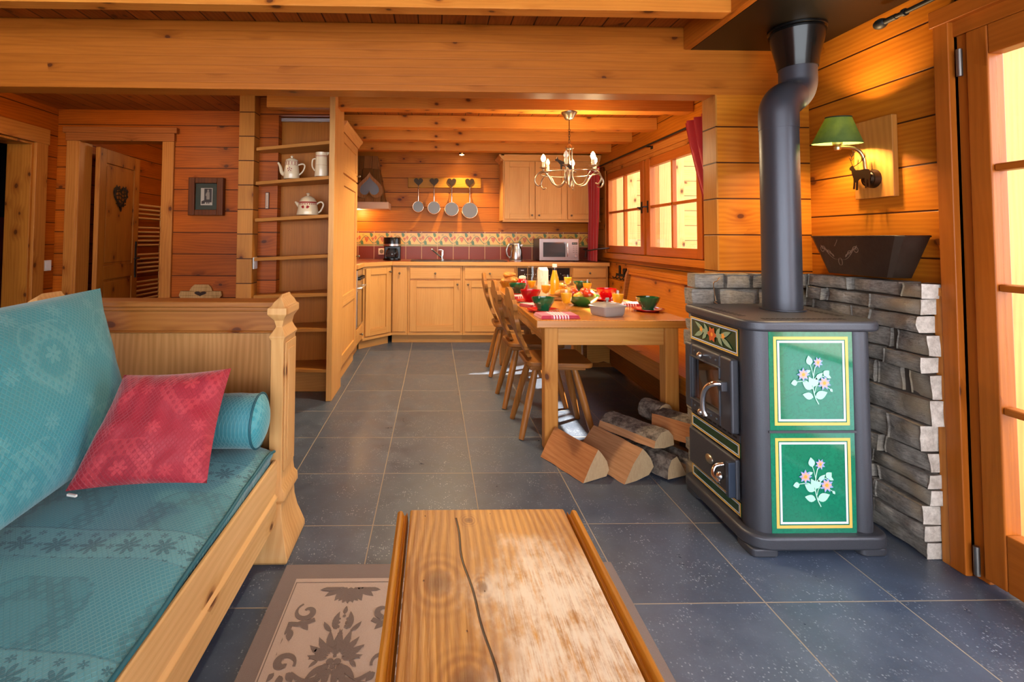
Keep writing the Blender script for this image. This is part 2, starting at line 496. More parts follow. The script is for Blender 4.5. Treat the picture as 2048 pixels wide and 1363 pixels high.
# kitchen window wall, deep reveals
y0, y1, z0, z1 = 3.55, 5.66, 1.045, 2.0
m = MB().box(XK, XK + .12, 2.62, y0, 0, 2.312).box(XK, XK + .12, y1, 6.4, 0, 2.312).box(XK, XK + .12, y0, y1, 0, z0).box(XK, XK + .12, y0, y1, z1, 2.312)
struct('wall_window', m, W['wall_y'], 'kitchen wall of pine planks around the window', 'wall')
struct('wall_back', B(-1.5, XK, YB, YB + .12, 0, 2.312), W['wall_x'], 'kitchen back wall of horizontal pine planks', 'wall')
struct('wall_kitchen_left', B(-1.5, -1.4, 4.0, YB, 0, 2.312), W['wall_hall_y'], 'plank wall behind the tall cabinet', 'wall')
# niche wall behind the shelf ladder
m = MB().box(-1.54, -1.245, 3.87, 3.99, 0, 2.312).box(-1.245, -.80, 3.87, 3.98, 2.17, 2.312)
struct('wall_niche', m, W['wall_hall'], 'plank wall beside the shelf unit', 'wall')
struct('wall_post', MB().box(-1.51, -1.392, 3.752, 3.868, 0, 2.312), W['endgrain'], 'grey-brown squared log post left of the shelves', 'post', bevel=.004)
struct('wall_side', B(-1.54, -1.42, 3.99, YH, 0, 2.312), W['wall_hall_y'], 'short return wall behind the post', 'wall')
# hall wall with bathroom doorway x -3.12..-2.36
m = MB().box(-3.4, -3.12, YH, YH + .12, 0, 2.312).box(-2.36, -1.42, YH, YH + .12, 0, 2.312).box(-3.12, -2.36, YH, YH + .12, 2.03, 2.312)
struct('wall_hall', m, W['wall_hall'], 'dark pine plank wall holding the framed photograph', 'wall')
# left wall with doorway y 3.1..4.06
m = MB().box(-3.42, -3.3, -2.2, 3.0, 0, 2.312).box(-3.42, -3.3, 4.06, 6.4, 0, 2.312).box(-3.42, -3.3, 3.0, 4.06, 1.98, 2.312)
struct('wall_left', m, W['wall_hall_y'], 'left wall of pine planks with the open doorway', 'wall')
struct('wall_bathroom', B(-3.3, -1.5, 6.3, 6.42, 0, 2.312), W['wall_hall'], 'plank wall at the back of the bathroom', 'wall')
struct('wall_far_left', MB().box(-5.3, -5.2, 1.5, 6.4, 0, 2.312).box(-5.2, -3.42, 6.3, 6.4, 0, 2.312).box(-5.2, -3.42, 1.5, 1.6, 0, 2.312), simple('dark room wall', '#2a1208', .8), 'dark wall of the unlit room on the left', 'wall')  # the unlit room's gloom is painted into this near-black wall colour
# left doorway surround
d = thing('door_1', 'pine surround of the open doorway at the far left', 'doorway'); d['kind'] = 'structure'
obj('frame', MB().box(-3.30, -3.275, 4.05, 4.17, 0, 2.0).box(-3.30, -3.275, 2.9, 3.01, 0, 2.0), W['trim_z'], d, .004)
obj('lintel', MB().box(-3.30, -3.27, 2.88, 4.18, 1.97, 2.10), W['trim_y'], d, .004)
obj('reveal', MB().box(-3.50, -3.30, 4.03, 4.06, 0, 1.97).box(-3.50, -3.30, 3.0, 3.03, 0, 1.97).box(-3.5, -3.3, 3.03, 4.03, 1.95, 1.97), W['door_z'], d, .003)
# bathroom door: surround, open leaf
d = thing('door_2', 'open pine door with a dark metal heart, seen through its frame', 'door'); d['kind'] = 'structure'
obj('frame', MB().box(-3.205, -3.115, YH - .025, YH, 0, 2.04).box(-2.368, -2.282, YH - .025, YH, 0, 2.04).box(-3.12, -3.095, YH - .02, YH + .14, 0, 2.03).box(-2.385, -2.36, YH - .02, YH + .14, 0, 2.03), W['trim_z'], d, .004)
obj('lintel', MB().box(-3.21, -2.275, YH - .035, YH, 2.03, 2.15).box(-3.23, -2.25, YH - .045, YH, 2.10, 2.15), W['trim_x'], d, .004)
# the leaf, hinged at (-3.07, 4.44), swung into the bathroom
hx, hy, ang, wd = -3.045, 4.44, math.radians(96.5), .74
def L(s, n, z): return (hx + s * cos(ang) + n * sin(ang), hy + s * sin(ang) - n * cos(ang), z)
def lbox(mb, s0, s1, n0, n1, a, b): return mb.hexa([L(s0, n0, a), L(s1, n0, a), L(s1, n1, a), L(s0, n1, a), L(s0, n0, b), L(s1, n0, b), L(s1, n1, b), L(s0, n1, b)])
mb = MB()
for s0, s1, a, b in ((0, .11, .01, 2.01), (wd - .11, wd, .01, 2.01), (.11, wd - .11, 1.88, 2.01), (.11, wd - .11, .80, .93), (.11, wd - .11, .01, .2)): lbox(mb, s0, s1, -.02, .02, a, b)
lf = obj('leaf', mb, W['door_z'], d, .004)
mb = MB(); lbox(mb, .11, wd - .11, -.008, .008, .93, 1.88); lbox(mb, .135, wd - .135, -.014, .014, .955, 1.855)
lbox(mb, .11, wd - .11, -.008, .008, .2, .8); lbox(mb, .135, wd - .135, -.014, .014, .225, .775)
obj('panel', mb, W['door_z'], lf, .005)
mb = MB(); lbox(mb, wd - .065, wd - .035, .02, .026, .80, 1.12)
mb.tube([L(wd - .05, .02, .98), L(wd - .05, .06, .98), L(wd - .16, .065, .975)], .008, 8); lbox(mb, wd - .06, wd - .04, .02, .03, .78, .82); lbox(mb, wd - .06, wd - .04, .02, .03, 1.10, 1.15)
obj('handle', mb, black, lf)
mb = MB(); H = heart2(36, .25, .25)
cx, cz = wd * .50, 1.57
ro = [L(cx + p[0], .024, cz + p[1]) for p in H]; n = len(H)
H2 = [L(cx + p[0] * .74, .024, cz + p[1] * .74) for p in H]
for i in range(n): j = (i + 1) % n; mb.poly([ro[i], ro[j], H2[j], H2[i]])
hb = [L(cx + p[0], .0145, cz + p[1]) for p in H]
for i in range(n): j = (i + 1) % n; mb.poly([ro[i], hb[i], hb[j], ro[j]])
Mh = lambda u, v: L(cx + u, .024, cz + v)
for zz in (-.055, -.02, .02, .055): ostroke(mb, Mh, [(-.095, zz), (-.03, zz + .012), (.03, zz - .012), (.095, zz)], .012)
for xx in (-.05, 0, .05): ostroke(mb, Mh, [(xx, -.08), (xx + .01, 0), (xx, .085)], .014)
for i in range(0, n, 2): odisc(mb, Mh, (H[i][0] * 1.03, H[i][1] * 1.03), .014, 8)
obj('heart_ornament', mb, black, lf)
# glazed door on the right
d = thing('door_3', 'larch framed glazed door on the right wall', 'door'); d['kind'] = 'structure'
m = MB().box(1.925, XR + .14, 1.745, 1.775, 0, 2.03).box(1.905, 1.96, 1.745, 1.80, 0, 2.04)
m.box(XR - .02, XR + .05, 1.70, 1.75, 0, 1.99)
obj('frame', m, W['frame_z'], d, .004)
obj('lintel', MB().box(1.925, XR + .12, .08, 1.775, 1.955, 2.02).box(1.90, 1.96, .05, 1.81, 2.01, 2.075), W['frame_y'], d, .004)
for (a, b, nm) in ((.93, 1.705, 'leaf'), (.13, .905, 'leaf')):
    mb = MB().box(1.925, 1.985, a, a + .075, .02, 1.955).box(1.925, 1.985, b - .07, b, .02, 1.955)
    lf = obj('leaf', mb, W['frame_z'], d, .006)
    obj('rail', MB().box(1.926, 1.984, a + .075, b - .07, 1.85, 1.955).box(1.926, 1.984, a + .075, b - .07, .02, .21).box(1.935, 1.975, a + .15, b - .15, .05, .17), W['frame_y'], lf, .005)
    mb = MB()
    for z in (1.452, 1.037, .621): mb.box(1.932, 1.978, a + .075, b - .07, z - .013, z + .013)
    obj('glazing_bar', mb, W['frame_y'], lf, .006)
    obj('glass', MB().box(1.953, 1.957, a + .075, b - .07, .21, 1.85), pane, lf)
m = MB().cyl((1.921, 1.722, 1.80), (1.921, 1.722, 1.90), .009).cyl((1.921, 1.722, .02), (1.921, 1.722, .12), .009)
obj('hinge', m, simple('hinge steel', '#8d8a86', .3, .9), d, smooth=40)
obj('reveal', MB().box(2.0, 2.26, 1.70, 1.78, 0, 2.1), wood('weathered reveal', '#c9a455', '#a57839', 'z', None, .1), d)
struct('trim_8', MB().box(1.93, XR, 1.83, 1.86, 0, .98).box(1.91, XR, 1.80, 1.83, 0, .99), W['trim_z'], 'upright board between the stones and the door frame', 'trim')
struct('trim_9', MB().box(1.905, XR, 1.80, 1.86, .99, 1.02), W['trim_y'], 'little wooden cap board at the end of the stone wall', 'trim')
# kitchen window
w = thing('window_1', 'two casement pine window over the bench', 'window'); w['kind'] = 'structure'
m = MB().box(XK - .02, XK + .09, y0, y0 + .04, z0, z1).box(XK - .02, XK + .09, y1 - .04, y1, z0, z1).box(XK - .012, XK + .09, 4.545, 4.605, z0, z1)
m.box(XK - .03, XK, y0 - .06, y0, z0 - .02, z1 + .06).box(XK - .03, XK, y1, y1 + .06, z0 - .02, z1 + .06)
obj('frame', m, W['trim_z'], w, .004)
obj('head', MB().box(XK - .02, XK + .09, y0, y1, z1 - .04, z1).box(XK - .03, XK, y0 - .06, y1 + .06, z1, z1 + .07), W['trim_y'], w, .004)
obj('sill', MB().box(XK - .05, XK + .09, y0 - .06, y1 + .06, z0 - .06, z0), W['bench_y'], w, .006)
for a, b in ((y0 + .04, 4.545), (4.605, y1 - .04)):
    sash = obj('sash', MB().box(XK - .035, XK + .02, a, a + .075, z0 + .005, z1 - .045).box(XK - .035, XK + .02, b - .075, b, z0 + .005, z1 - .045), W['frame_z'], w, .005)
    obj('rail', MB().box(XK - .034, XK + .019, a + .075, b - .075, z0 + .005, z0 + .085).box(XK - .034, XK + .019, a + .075, b - .075, z1 - .125, z1 - .045), W['frame_y'], sash, .005)
    mid = (a + b) / 2
    obj('glazing_bar', MB().box(XK - .026, XK + .012, mid - .014, mid + .014, z0 + .085, z1 - .125).box(XK - .026, XK + .012, a + .075, b - .075, 1.503 - .012, 1.503 + .012), W['frame_z'], sash, .004)
    obj('pane', MB().box(XK - .004, XK, a + .075, b - .075, z0 + .085, z1 - .125), pane, sash)
    yy = (a + .037 if a > 4.6 else b - .037)
    obj('handle', MB().box(XK - .04, XK - .034, yy - .012, yy + .012, 1.45, 1.56).tube([(XK - .04, yy, 1.505), (XK - .075, yy, 1.505), (XK - .08, yy + (.07 if a < 4.6 else -.07), 1.49)], .007, 8).ball((XK - .08, yy + (.07 if a < 4.6 else -.07), 1.49), .011), black, sash, smooth=50)
ext_wood = wood('sunlit outside boards', '#c79a5c', '#ab7c3e', 'x', ('z', .19, .05), .3, rough=.6)
ext_v = wood('sunlit outside upright boards', '#d8ab6c', '#bd8c4c', 'z', None, .3, rough=.6)
obj('reveal', MB().box(2.121, 2.36, 4.545, 4.605, .95, 2.05).box(2.121, 2.36, 5.62, 5.659, .95, 2.05), ext_v, w)
struct('exterior_wall', B(2.16, 6.0, 6.15, 6.3, -.3, 2.38), ext_wood, 'sunlit plank wing of the chalet outside the kitchen window', 'exterior wall')
# ------------------------------------------------------------------ daybed
teal_m = damask('teal damask mattress', '#37818d', '#1a5965', '#6fa9b0', False, 'mattress')
teal_c = damask('teal damask cushion', '#2f93a0', '#23818c', '#7fc3c6', True, 'cushion')
red_c = damask('red damask pillow', '#9a1228', '#7d0c1e', '#c23a42', True, 'pillow')
t = thing('daybed', 'waxed pine daybed with panelled end and scrolled corner post', 'daybed', (-1.0, 1.4, 0))
def post_prof(y0, y1, x0, x1):
    """square corner post with waist, moulded cap and flared foot: stacked sections"""
    secs = [(0, .040, .06), (.012, .046, .07), (.03, .045, .07), (.06, .034, .052), (.10, .018, .03), (.15, .006, .012), (.19, .004, .008), (.205, .018, .02), (.235, .016, .018), (.25, .004, .006),
            (.28, 0, 0), (.80, 0, 0), (.815, .008, .006), (.83, -.002, -.004), (.85, -.012, -.02), (.875, -.006, -.014), (.89, .004, .004), (.90, .012, .012), (.925, .012, .012), (.93, .002, .004), (.945, -.006, -.004), (.96, -.02, -.02), (.972, -.032, -.05)]
    mb = MB(); prev = None
    for z, ex, ey in secs:
        ex = max(ex, -(x1 - x0) / 2 + .004); ey = max(ey, -(y1 - y0) / 2 + .004)
        b = mb.add([(x0 - min(ex, .03), y0 - ey, z), (x1 + ex, y0 - ey, z), (x1 + ex, y1 + ey * .3, z), (x0 - min(ex, .03), y1 + ey * .3, z)])
        if prev is None: mb.face([b + 3, b + 2, b + 1, b])
        else:
            for k in range(4): mb.face([prev + k, prev + (k + 1) % 4, b + (k + 1) % 4, b + k])
        prev = b
    mb.face([prev + i for i in range(4)])
    return mb
po = obj('post', post_prof(1.90, 2.06, -.627, -.577), W['bed_z'], t, .003, smooth=38)
m = MB()
m.box(-.5775, -.5715, 1.915, 2.05, .30, .79)
obj('moulding', m, W['bed_z'], po, .004)
m = MB(); m.box(-.5725, -.5685, 1.945, 2.02, .33, .76)
obj('inlay', m, W['bed_z'], po, .003)
obj('post', post_prof(1.90, 2.06, -1.56, -1.51), W['bed_z'], t, .003, smooth=38)
m = MB().box(-1.51, -.625, 1.975, 2.0, .16, .835)
pn = obj('end_panel', m, W['bed_panel'], t)
m = MB().box(-1.51, -.625, 1.955, 2.02, .825, .91)
m.box(-1.51, -.625, 1.94, 2.035, .905, .925).box(-1.51, -.625, 1.925, 2.05, .922, .945).box(-1.51, -.625, 1.95, 2.025, .818, .828)
obj('top_rail', m, W['bed_x'], t, .006)
m = MB()
prof = [(-.606, .12), (-.590, .12), (-.590, .205), (-.583, .212), (-.583, .225), (-.594, .235), (-.594, .348), (-.598, .352), (-.606, .352)]
m.prism([(x, z) for x, z in prof], 'xz', -.10, 1.905)
obj('side_rail', m, W['bed_y'], t, .002)
obj('slat_base', MB().box(-1.51, -.606, -.10, 1.95, .17, .20), W['bed_x'], t)
obj('back_rail', MB().box(-1.56, -1.53, -.10, 1.90, .12, .80), W['bed_y'], t, .004)
# mattress
def mz(y): return .385 + .05 * max(0, min(1, (y - .9) / 1.0)) ** 1.3
t = thing('seat_mattress', 'teal damask seat mattress lying in the daybed', 'mattress', (-1.0, .9, .2))
mb = MB(); NU, NV = 30, 44
X0, X1, Y0_, Y1_ = -1.50, -.60, -.08, 1.872
def mtop(u, v):
    x = X0 + (X1 - X0) * u; y = Y0_ + (Y1_ - Y0_) * v
    e = min(1, (1 - u) * 16) * .6 + .4 if u > .93 else 1
    du = max(0, (u - .90) / .10); dv = max(0, (v - .95) / .05)
    z = mz(y) + .02 * sin(PI * min(1, u * 1.05)) - .02 * du ** 2.2 - .02 * dv ** 2 + .006 * noise.noise((x * 5, y * 5, 0))
    return (x + .004 * noise.noise((y * 6, 1, 0)) * (u > .97), y, z)
mb.grid(mtop, NU, NV)
mb2 = MB()
def mside(u, v):
    y = Y0_ + (Y1_ - Y0_) * u; tp = mtop(1, u)
    z = .205 + (tp[2] - .205) * v
    return (X1 - .011 + .017 * max(0, min(1, (z - .362) / .02)) * (1 - .4 * v), y, z)
mb2.grid(mside, NV, 24)
obj('cover', mb, teal_m, t, smooth=60)
obj('side_band', mb2, teal_m, t, smooth=60)
obj('end_band', MB().box(X0, X1 - .013, Y1_ - .01, Y1_, .205, .40), teal_m, t)
obj('piping', MB().tube([Vector(mtop(1, k / 40)) + Vector((.003, 0, .002)) for k in range(41)], .0055, 8), simple('teal piping', '#155d6b', .6), t, smooth=60)
# big back cushion
def pillow(mb, c00, c10, c11, c01, thick, n=26, pinch=.06, uvs=(1, 1), nz=0., seed=0):
    """two bulging faces between four corners; n1 points to the front"""
    A, Bc, Cc, D = [Vector(p) for p in (c00, c10, c11, c01)]
    nr = (Bc - A).cross(D - A).normalized()
    def base(u, v):
        # edges curve inward a little
        uu = u; vv = v
        p = A * (1 - u) * (1 - v) + Bc * u * (1 - v) + Cc * u * v + D * (1 - u) * v
        cc = (A + Bc + Cc + D) / 4
        eu, ev = abs(2 * u - 1), abs(2 * v - 1)
        k = pinch * (max(eu, ev) ** 4) * (1 - min(eu, ev) ** 2)
        return p + (cc - p) * k
    def th(u, v):
        eu, ev = abs(2 * u - 1), abs(2 * v - 1)
        return thick * ((1 - eu ** 2.4) * (1 - ev ** 2.4)) ** .55
    for sgn in (1, -1):
        def fn(u, v):
            p = base(u, v); d = th(u, v)
            w = nz * noise.noise((u * 4 + seed, v * 4, sgn)) * min(1, d / (thick * .4)) + nz * .5 * noise.noise((u * 11 + seed, v * 7, sgn)) * min(1, d / (thick * .4))
            return p + nr * (sgn * d + w)
        mb.grid(fn, n, n, uvf=lambda u, v: (u * uvs[0], v * uvs[1]))
    return mb
mb = pillow(MB(), (-1.045, .12, .425), (-1.10, 1.845, .47), (-1.268, 1.885, 1.0), (-1.235, .05, .965), .115, 40, .02, (1.75, .62), .012)
o = one('back_cushion', mb, teal_c, 'large teal damask back cushion leaning along the daybed', 'cushion', smooth=70)
# bolster
mb = MB(); R0 = .093; cz = .452 + R0
def bol(u, v):
    a = 2 * PI * u; r = R0 * (1 + .02 * noise.noise((cos(a) * 2, sin(a) * 2, v * 6)))
    return (-.98 + .36 * v, 1.775 + r * cos(a), cz + r * sin(a) * .99)
mb.grid(bol, 36, 14, uvf=lambda u, v: (v * .36, u * .58), close=False)
t = thing('bolster', 'round teal damask bolster at the far end of the daybed', 'bolster', (-.8, 1.775, .447))
obj('cover', mb, teal_m, t, smooth=70)
mb = MB()
def cap(u, v):
    a = 2 * PI * u; r = R0 * v
    return (-.62 + .028 * (1 - v ** 2.5), 1.775 + r * cos(a), cz + r * sin(a) * .99)
mb.grid(cap, 30, 6, uvf=lambda u, v: (.1 + v * .09 * cos(2 * PI * u), .3 + v * .09 * sin(2 * PI * u)))
obj('end_cap', mb, teal_c, t, smooth=70)
obj('piping', MB().tube([(-.62, 1.775 + R0 * 1.01 * cos(a * PI / 16), cz + R0 * sin(a * PI / 16)) for a in range(33)], .004, 6), simple('dark teal piping', '#134f5b', .6), t)
# red pillow
mb = pillow(MB(), (-1.06, 1.455, .462), (-.672, 1.49, .466), (-.675, 1.655, .760), (-1.005, 1.62, .748), .060, 34, .05, (.42, .42), .014, 3)
t = thing('throw_pillow', 'crimson damask throw pillow propped against the bolster', 'pillow', (-.9, 1.5, .45))
obj('cover', mb, red_c, t, smooth=70)
obj('zip_tag', MB().hexa([(-1.045, 1.44, .456), (-1.015, 1.432, .456), (-1.013, 1.438, .456), (-1.043, 1.446, .456), (-1.045, 1.44, .462), (-1.015, 1.432, .462), (-1.013, 1.438, .462), (-1.043, 1.446, .462)]), white_plastic, t)

# ------------------------------------------------------------------ coffee table
g = G('worn antique table top'); P = g.coords(); x, y, z = P[0] + .14, P[1] + .75, P[2]
n1 = g.noise(g.vec(x * 7, y * 1.1, z * 7), 1, 4, .55, .4)
rg = ((x - .12) * 330 + n1 * 14 + g.noise(g.vec(x * 4, y * 1.6, 0.), 1, 2) * 30).sin() * .5 + .5
fib = g.noise(g.vec(x * 260, y * 8, 0.), 1, 3, .7)
kd = None
for kx, ky, ra, rb_ in ((.012, 1.085, .030, .040), (.108, 1.07, .012, .018), (.095, 1.318, .010, .012), (.06, .845, .028, .03), (.30, .70, .02, .03)):
    ddx, ddy = (x - kx) / ra, (y - ky) / rb_
    dd = (ddx * ddx + ddy * ddy).sqrt() * .1
    kd = dd if kd is None else kd.min(dd)
on = 1.
ringk = ((kd * 85).sin() * .5 + .5) * g.ss(kd, .34, .1) * on
f = n1 * .62 + rg * .17 + fib * .28 + ringk * .16
col = g.mix(g.ss(f, .22, .80), '#dd9f48', '#935617')
bl = g.noise(g.vec(x * 5, y * 3, 2.), 1, 5, .65)
cxx, cyy = (x - .25) / .24, (y - .92) / .42
patch = g.ss((cxx * cxx + cyy * cyy).sqrt() * .55 + (1 - bl) * 1.0, 1.0, .70)
wm = patch * g.ss(fib * .35 + g.noise(g.vec(x * 26, y * 12, 0.), 1, 5, .7) * .65, .34, .58)
grime = g.ss(g.noise(g.vec(x * 16, y * 5, 1.), 1, 4, .7), .5, .72)
col = g.mix(grime * .35, col, '#8a5220'); col = g.mix(wm * .9, col, '#f2e4cb')
col = g.mix(g.ss(kd, .11, .05) * on * .7, col, '#6d3c18')
# long drying crack
cr = x - (.062 + (y * 9.3).sin() * .007 + (y * 31).sin() * .0025 + (1.35 - y) * .085)
crack = g.ss(cr.abs(), .0032, .0012) * (y < 1.33)
worm_d, wc = g.voro(g.vec(x * 46, y * 26, 0.), 1)
sp2 = g.n('ShaderNodeSeparateColor'); g.link(wc, sp2.inputs[0])
worm = g.ss(worm_d, .10, .06) * (X(g, sp2.outputs[0]) < .17)
col = g.mix(crack, col, '#2a1206'); col = g.mix(worm * .9, col, '#54290f')
g.bsdf(col, g.ss(fib, .2, .8, .36, .55), 0, g.bump(rg * .25 + fib * .35 - crack * 3 - worm * 1.5, .5, .004)); old_top = g.m
old_edge = wood('worn table edge', '#c98525', '#8a4c0e', 'y', None, .1, ring=.8)
old_leg = wood('old table leg', '#b87822', '#804a11', 'z', None, .2)
t = thing('coffee_table', 'old worn pine coffee table with a long crack in its top', 'coffee table', (.14, .75, 0))
ZT = .45
obj('tabletop', MB().box(-.062, .362, .12, 1.372, ZT - .032, ZT), old_top, t, .005, seg=3)
for sx, xx in ((-1, -.066), (1, .366)):
    prof = [(0, ZT - .034), (.004, ZT - .004), (.008, ZT - .012), (.012, ZT - .013), (.017, ZT - .001), (.024, ZT), (.030, ZT - .004), (.031, ZT - .012), (.026, ZT - .018), (.030, ZT - .024), (.028, ZT - .034)]
    m = MB().prism([(xx + sx * a, b) for a, b in prof], 'xz', .12, 1.366)
    obj('edge_moulding', m, old_edge, t, .0015)
m = MB().box(-.03, .33, 1.31, 1.335, ZT - .13, ZT - .034).box(-.03, .33, .155, .18, ZT - .13, ZT - .034).box(-.045, -.02, .17, 1.32, ZT - .13, ZT - .034).box(.32, .345, .17, 1.32, ZT - .13, ZT - .034)
obj('apron', m, old_edge, t, .003)
for x in (-.02, .275):
    for y in (.18, 1.255): obj('leg', MB().hexa([(x + .008, y + .008, .017), (x + .037, y + .008, .017), (x + .037, y + .037, .017), (x + .008, y + .037, .017), (x, y, ZT - .13), (x + .045, y, ZT - .13), (x + .045, y + .045, ZT - .13), (x, y + .045, ZT - .13)]), old_leg, t, .004)

# ------------------------------------------------------------------ rug
def pile(name, c1, c2):
    g = G(name); P = g.coords(); v = g.vec(*P)
    n = g.noise(v, 420, 2, .7); n2 = g.noise(v, 12, 2)
    g.bsdf(g.mix(n * .7 + n2 * .3, c1, c2), .95, 0, g.bump(n, .4, .003), Sheen_Weight=.3); return g.m
rug_dark, rug_light, rug_pat = pile('rug border taupe', '#5d4c46', '#7d6a63'), pile('rug pale ground', '#9a8478', '#b9a396'), pile('rug damask brown', '#55433b', '#6d584e')
RX0, RX1, RY0, RY1, RZ = -.527, .655, .10, 1.822, .012
m = MB().box(RX0, RX1, RY0, RY1, 0, RZ)
m.m = 1
def flat(x0, x1, y0, y1, z): m.poly([(x0, y0, z), (x1, y0, z), (x1, y1, z), (x0, y1, z)])
flat(RX0 + .055, RX1 - .055, RY0 + .08, RY1 - .075, RZ + .0012)
m.m = 2
def frame_line(d, w, z):
    a, b, c_, e = RX0 + d, RX1 - d, RY0 + d + .03, RY1 - d - .033
    flat(a, b, e - w, e, z); flat(a, b, c_, c_ + w, z); flat(a, a + w, c_, e, z); flat(b - w, b, c_, e, z)
frame_line(.060, .003, RZ + .0018)
def motif(cx, cy, s, z=RZ + .002):
    lx0, lx1, ly0, ly1 = RX0 + .085, RX1 - .085, RY0 + .12, RY1 - .118
    def Mp(u, v): return (min(max(cx + u * s, lx0), lx1), min(max(cy + v * s, ly0), ly1), z + 2e-5 * (len(m.f) // 6 % 60))
    for sg in (-1, 1):
        def Ms(u, v): return Mp(sg * u, v)
        # crown of lobed leaves around the heart of the motif
        for a, L, Wd in ((82, .30, .07), (62, .30, .085), (40, .27, .08), (18, .26, .085), (-4, .22, .07)):
            r = math.radians(a); oleaf(m, Ms, (.07 * cos(r), .07 * sin(r)), r, L, Wd, 6, .45)
            oleaf(m, Ms, (.16 * cos(r - .12), .16 * sin(r - .12)), r - .55, .12, .045, 5, -.4)
        for a, L in ((-30, .25), (-52, .27), (-72, .24)):
            r = math.radians(a); oleaf(m, Ms, (.08 * cos(r), -.05 + .08 * sin(r)), r, L, .075, 6, -.5)
        # tall upper leaves
        oleaf(m, Ms, (.05, .36), math.radians(62), .26, .085, 7, .9); oleaf(m, Ms, (.10, .34), math.radians(30), .17, .06, 6, .7)
        for k in range(3): odisc(m, Ms, (.045, .40 + .055 * k), .021 - .003 * k)
        # big scroll with acanthus tail
        ospiral(m, Ms, (.44, .62), .03, .135, 40, 420, lambda q: .025 + .045 * sin(PI * min(1, q * 1.1)))
        for pu, pv, a, L in ((.50, .47, 200, .18), (.60, .45, 250, .16), (.66, .50, 320, .2), (.70, .42, 280, .2), (.58, .36, 230, .16), (.74, .34, 260, .2), (.66, .28, 240, .15)):
            oleaf(m, Ms, (pu, pv), math.radians(a), L, .085, 6, .7)
        ostroke(m, Ms, bez([(.32, .50), (.46, .44), (.60, .44), (.72, .38)], 5), .06)
        # lower scroll
        ospiral(m, Ms, (.50, -.06), .02, .12, 200, 560, lambda q: .03 + .05 * sin(PI * min(1, q * 1.1)))
        for pu, pv, a, L in ((.56, -.17, 300, .17), (.50, -.20, 250, .15), (.62, -.08, 340, .14), (.60, .04, 30, .14), (.44, -.18, 215, .13)): oleaf(m, Ms, (pu, pv), math.radians(a), L, .08, 6, .5)
        ostroke(m, Ms, bez([(.06, -.16), (.14, -.24), (.26, -.26), (.40, -.18)], 5), .045)
        oleaf(m, Ms, (.12, -.27), math.radians(-20), .24, .08, 6, .6); oleaf(m, Ms, (.08, -.30), math.radians(-55), .2, .07, 6, .5)
    for k in range(6): r = PI / 3 * k + PI / 6; odisc(m, Mp, (.065 * cos(r), .13 + .06 * sin(r)), .033)
    for k in range(6): r = PI / 3 * k; odisc(m, Mp, (.075 * cos(r), -.11 + .07 * sin(r)), .04)
    odisc(m, Mp, (0, .13), .03); odisc(m, Mp, (0, -.11), .03); odisc(m, Mp, (0, .02), .02); odisc(m, Mp, (0, .30), .028); odisc(m, Mp, (0, .55), .02); oleaf(m, Mp, (0, .58), PI / 2, .12, .05)
    for k in range(7): r = math.radians(-150 + 20 * k); oleaf(m, Mp, (.02 * cos(r), -.42 + .02 * sin(r)), r, .17, .05)
for i, cx in enumerate((-.275, .064, .403)):
    for j in range(6): motif(cx, 1.425 - .50 * j + (0 if i != 1 else .25), .275)
for cx in (-.275, .403):
    q = lambda u, v: (cx + u, min(1.703 + v, RY1 - .12), RZ + .002 + 2e-5 * (len(m.f) // 6 % 60))
    for k in range(7): r = math.radians(-165 + 25 * k); oleaf(m, q, (.03 * cos(r), .005), r, .075, .03)
    for k in range(5): r = math.radians(-130 + 20 * k); oleaf(m, q, (.0, -.025), r, .05, .022)
one('rug', m, [rug_dark, rug_light, rug_pat], 'taupe rug with brown damask pattern under the coffee table', 'rug')

# ------------------------------------------------------------------ stone wall behind the stove
def stones(m, S, P0, du, dn, length, height, depth, courses, seed, endlit=None):
    """rough courses: P0 corner, du along, dn outward normal"""
    rs = random.Random(seed); z = 0.
    hs = [rs.uniform(.7, 1.4) for _ in range(courses)]; k = height / sum(hs)
    for ci, h in enumerate(hs):
        h *= k; u = 0.
        first = True
        while u < length - .01:
            L = rs.uniform(.08, .30) if not (first and ci == 0) else .3
            if length - (u + L) < .08: L = length - u
            dd = depth + rs.uniform(-.014, .016); g_ = .0035; jit = rs.uniform(-.030, .004)
            nx_, nz_ = max(3, int(L / .03)), 3
            off = rs.uniform(0, 50)
            for s_face in range(4):
                def fn(a, b):
                    if s_face == 0: uu, zz, d = u + g_ + (L - 2 * g_) * a, z + g_ + (h - 2 * g_) * b, dd
                    elif s_face == 1: uu, zz, d = u + g_ + (L - 2 * g_) * a, z + h - g_, dd * b
                    elif s_face == 2: uu, zz, d = u + g_, z + g_ + (h - 2 * g_) * a, dd * b
                    else: uu, zz, d = u + L - g_, z + g_ + (h - 2 * g_) * a, dd * b
                    p = P0 + du * uu + dn * d + Vector((0, 0, zz))
                    q = p * 11 + Vector((off, off, off))
                    e = .013
                    ed = min(uu - u, u + L - uu, zz - z, z + h - zz)
                    rnd = -.012 * max(0, 1 - ed / .016) ** 2 if s_face == 0 else 0
                    if nx_ > 3 and s_face == 0: rnd += .008 * noise.noise(q * .35)
                    return p + dn * (noise.noise(q) * e + noise.noise(q * 3.1) * .005 + rnd) + du * (jit if first else 0.) + du * noise.noise(q + Vector((9, 0, 0))) * .006 + Vector((0, 0, noise.noise(q + Vector((0, 7, 0))) * .005))
                m.m = 1 if (endlit is not None and s_face == endlit and (first if endlit == 2 else False)) else 0
                m.grid(fn, nx_ if s_face < 2 else 4, 4 if s_face != 1 else 3)
            u += L; first = False
        z += h
m = MB()
stones(m, None, Vector((1.952, 1.832, 0)), Vector((0, 1, 0)), Vector((-1, 0, 0)), .55, 1.035, .095, 14, 4, 2)
